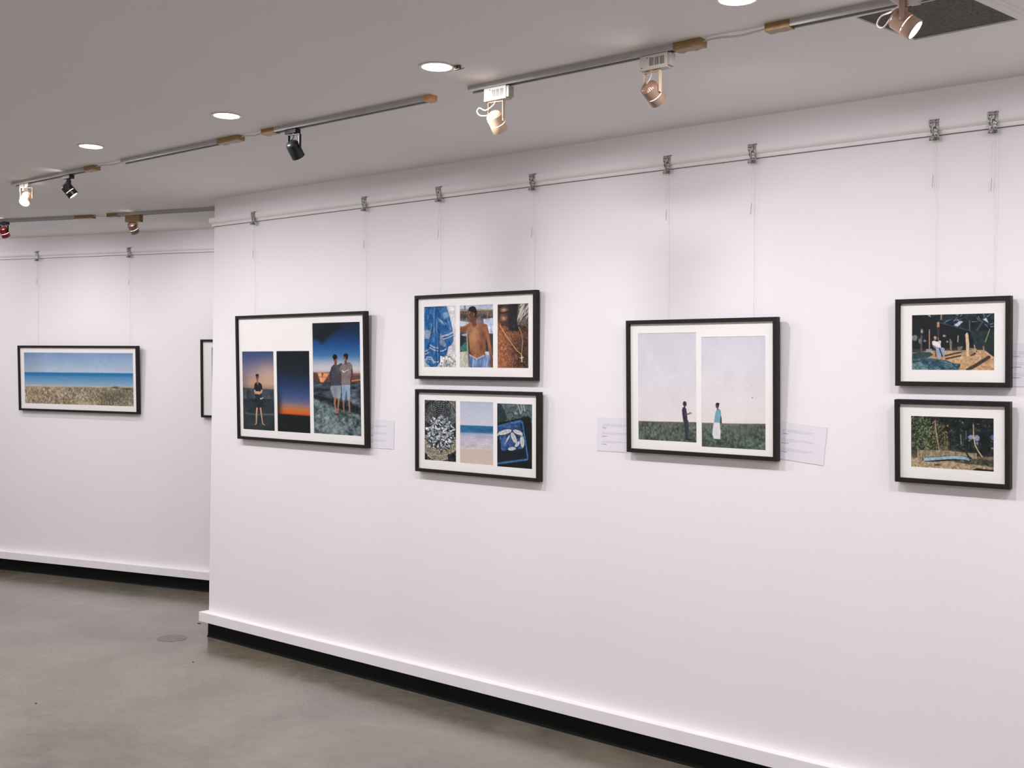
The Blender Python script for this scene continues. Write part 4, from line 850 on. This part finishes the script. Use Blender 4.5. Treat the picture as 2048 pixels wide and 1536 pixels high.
    MB().lathe(p, a, [(R_-0.0045, Lf-0.0075), (R_-0.0050, Lf-0.0045), (0.012, Lf-0.0030), (0.0005, Lf-0.0026)], 28).build('lamp_face', M_lens if lit else M_off, e, smooth=60)
    # supply lead
    st = Vector((top.x, top.y, zb)) - q*0.006; en = p - a*(Lr + 0.015)
    if loop: pts = [st] + [p + Vector(l) for l in loop] + [en]
    else: pts = [st, st*0.5 + en*0.5 + q*0.008, en]
    MB().tube(spline(pts, 7), 0.0024 if loop else 0.002, 8).build('supply_lead', M_blk if body is M_blk else M_cable, e, smooth=60)
    if lit and beam:
        W_, ang, colr = beam
        l = bpy.data.lights.new('spot_and_fill_lamp', 'SPOT'); l.energy = W_; l.spot_size = math.radians(ang); l.spot_blend = 1.0; l.color = colr; l.shadow_soft_size = 0.016
        lo = bpy.data.objects.new('spot_and_fill_lamp', l); col.objects.link(lo); lo.location = base + p + a*(Lf + 0.004); lo.rotation_euler = a.to_track_quat('-Z', 'Y').to_euler()
        l2 = bpy.data.lights.new('spill_lamp', 'SPOT'); l2.energy = 0.17; l2.spot_size = math.radians(92); l2.spot_blend = 1.0; l2.color = (1.0, 0.76, 0.70); l2.shadow_soft_size = 0.012
        lo2 = bpy.data.objects.new('spill_lamp', l2); col.objects.link(lo2); lo2.location = base + p - a*(Lr + 0.018); lo2.rotation_euler = (-a).to_track_quat('-Z', 'Y').to_euler()
    return e
WC = (1.0, 0.985, 0.99); BEAM = (11.0, 142, WC)
loopw = [(-0.004, -0.012, 0.056), (-0.036, -0.018, 0.040), (-0.066, -0.018, 0.052), (-0.080, -0.016, 0.042), (-0.066, -0.014, 0.026), (-0.034, -0.012, 0.022)]
spotlight(-2.660, YT, (1, 0), (-2.668, YT, 2.558), (-0.046, 0.665, -0.745), M_cream, M_perf_w, M_cream, 'ballast', True, 'lit cream spotlight with looping white lead, left one on the two-lamp track', (7.8, 142, WC), loopw)
spotlight(-1.983, YT, (1, 0), (-1.998, YT, 2.560), (0.117, 0.808, -0.578), M_brown, M_perf_b, M_cream, 'ballast', True, 'lit pinkish bronze spotlight, right one on the two-lamp track', (5.2, 142, WC))
loop3 = [(-0.030, -0.006, 0.034), (-0.060, -0.004, 0.026), (-0.070, -0.004, 0.006), (-0.052, -0.006, -0.006)]
spotlight(-1.155, -1.115, (1, 0), (-1.141, -1.120, 2.600), (0.761, 0.176, -0.625), M_brown, M_perf_b, M_brown, 'wide', True, 'spotlight with a glaring round face in front of the ceiling hatch', (7.5, 142, WC), loop3)
spotlight(-3.825, YT, (1, 0), (-3.812, YT, 2.594), (-0.069, 0.642, -0.764), M_blk, M_perf_k, M_blk, 'black', False, 'unlit black spotlight hanging from the track with the orange tape end')
spotlight(-6.175, YT, (1, 0), (-6.165, YT, 2.598), (0.474, -0.526, -0.706), M_cream, M_perf_w, M_cream, 'small', True, 'cream spotlight glaring toward the room, at the left edge', (8.0, 120, WC))
spotlight(-5.705, YT, (1, 0), (-5.700, YT, 2.600), (0.378, 0.519, -0.767), M_blk, M_perf_k, M_blk, 'black', True, 'lit black spotlight with a thin bright rim at the left', BEAM)
tA = (FT.x, FT.y)
fp = far(2.120, 0.853, 0)
spotlight(fp.x, fp.y, tA, (fp.x - 0.012, fp.y, 2.600), (-0.222, 0.592, -0.774), M_brown, M_perf_b, M_cream, 'taped', True, 'lit spotlight under a brown-taped box, near the far wall', (18.0, 150, WC))
fq = far(0.968, 0.880, 0)
spotlight(fq.x, fq.y, tA, (fq.x, fq.y, 2.612), (-0.202, 0.498, -0.844), M_red, M_perf_r, M_blk, 'black', True, 'red spotlight cut off by the left edge of the view', (18.0, 150, WC))
# unseen spots added without fixtures, beyond both edges and as bounce fill off wall_back
for (x, y, d, W_) in [(-0.25, -1.03, (-0.25, 0.75, -0.62), 10), (0.9, -1.03, (0.0, 0.7, -0.7), 10), (-9.4, -0.75, (0.15, 0.75, -0.65), 20),
                     (-9.5, -5.5, (0, -0.8, -0.5), 36), (-7.0, -5.5, (0, -0.8, -0.5), 36), (-4.5, -5.5, (0, -0.8, -0.5), 36), (-2.0, -5.5, (0, -0.8, -0.5), 36), (0.5, -5.5, (0, -0.8, -0.5), 36), (2.6, -5.5, (0, -0.8, -0.5), 36)]:
    l = bpy.data.lights.new('spot_and_fill_lamp', 'SPOT'); l.energy = W_; l.spot_size = math.radians(140); l.spot_blend = 1.0; l.color = WC; l.shadow_soft_size = 0.02
    lo = bpy.data.objects.new('spot_and_fill_lamp', l); col.objects.link(lo); lo.location = (x, y, 2.57); lo.rotation_euler = Vector(d).to_track_quat('-Z', 'Y').to_euler()

# ------------------------------------------------------------------ recessed downlights
DL = [(-4.984, -1.308, 'oval-looking recessed downlight, leftmost of the row'), (-3.921, -1.301, 'recessed downlight, second from the left in the row'),
      (-2.706, -1.305, 'recessed downlight with a brown clip sticking out at its right'), (-1.547, -1.296, 'recessed downlight cut off by the top edge of the view')]
for i, (x, y, la) in enumerate(DL):
    e = empty('downlight', (x, y, H), la, 'downlight', 'round recessed downlights in the ceiling')
    MB().lathe((0, 0, 0), (0, 0, -1), [(0.052, 0.0), (0.064, 0.0), (0.064, 0.0022), (0.061, 0.0035), (0.0535, 0.0035), (0.052, 0.0022)], 48, cap0=False, cap1=False).build('trim_ring', M_chrome, e, smooth=40)
    MB().lathe((0, 0, 0), (0, 0, -1), [(0.053, 0.0), (0.0525, 0.0020), (0.030, 0.0035), (0.0005, 0.0040)], 48, cap0=False).build('diffuser', M_down, e, smooth=60)
    if i == 2:
        c = MB(); c.box((0.052, 0.030, -0.014), (0.078, 0.040, -0.0005)); c.box((0.060, 0.026, -0.010), (0.068, 0.046, -0.003)); c.tube([(0.066, 0.034, -0.008), (0.080, 0.040, -0.012), (0.086, 0.046, -0.008)], 0.0015, 6)
        c.build('spring_clip', M_clip, e)

# ------------------------------------------------------------------ ceiling hatch
e = empty('ceiling_hatch', (-1.160, -0.810, H), 'dark grey square hatch with a white rim, on the ceiling behind the glaring spotlight', 'hatch')
c0 = Vector((-1.160, -0.810)); q = [Vector(p) for p in ((-1.345, -0.961), (-1.286, -0.644), (-0.9765, -0.657), (-1.0355, -0.974))]; cc = sum(q, Vector((0, 0))) / 4
lo_ = [(p - c0) for p in q]; ou = [((p - cc) * 1.27 + cc - c0) for p in q]; mid = [((p - cc) * 1.16 + cc - c0) for p in q]
M_board = mat('hatch_board', (82, 78, 74), rough=0.9, rgb2=(104, 99, 94), thr=(0.4, 0.62), vscale=90, bump=0.0008, bscale=200)
b_ = MB(); b_.add([(p.x, p.y, -0.0022) for p in lo_] + [(p.x, p.y, 0.0) for p in lo_], [(0, 1, 2, 3), (7, 6, 5, 4), (0, 4, 5, 1), (1, 5, 6, 2), (2, 6, 7, 3), (3, 7, 4, 0)]); b_.build('hatch_panel', M_board, e)
r_ = MB(); ring = [(lo_, 0.0), (lo_, -0.007), (mid, -0.007), (mid, -0.0045), (ou, -0.0045), (ou, 0.0)]; vs = [(p.x, p.y, z) for g, z in ring for p in g]
fs = [(i*4+k, i*4+(k+1) % 4, (i+1)*4+(k+1) % 4, (i+1)*4+k) for i in range(len(ring)-1) for k in range(4)]
r_.add(vs, fs).build('hatch_rim', M_ceil, e)

# ------------------------------------------------------------------ small things on the floor
M_grate = mat('drain_grate', (92, 90, 86), rough=0.4, metal=0.1, rgb2=(130, 124, 116), thr=(0.45, 0.55), vscale=110)
g = MB().lathe((0, 0, 0), (0, 0, 1), [(0.090, 0.0), (0.090, 0.0012), (0.086, 0.0016), (0.0005, 0.0016)], 40)
o = g.build('floor_plate', M_grate, smooth=40); o.location = (-5.965, -0.180, 0); tag(o, 'thin round dark metal plate lying on the concrete near the wall corner', 'plate')
for (x, y, sx, sy, la) in [(-5.259, -1.401, 0.010, 0.006, 'tiny dark crumb on the concrete at the lower left'), (-6.194, 0.171, 0.022, 0.010, 'small dark scrap on the concrete left of the wall end'), (-5.387, -0.423, 0.009, 0.005, 'tiny dark scrap on the concrete before the wall corner')]:
    r = random.Random(x); pts = [(math.cos(t*math.pi/4)*sx*r.uniform(.6, 1), math.sin(t*math.pi/4)*sy*r.uniform(.6, 1)) for t in range(8)]
    m = MB().add([(a, b, 0) for a, b in pts] + [(a*.8, b*.8, 0.002) for a, b in pts], [tuple(range(7, -1, -1)), tuple(range(8, 16))] + [(k, (k+1) % 8, 8+(k+1) % 8, 8+k) for k in range(8)])
    o = m.build('floor_scrap', M_black); o.location = (x, y, 0); tag(o, la, 'debris', 'tiny scraps on the floor')
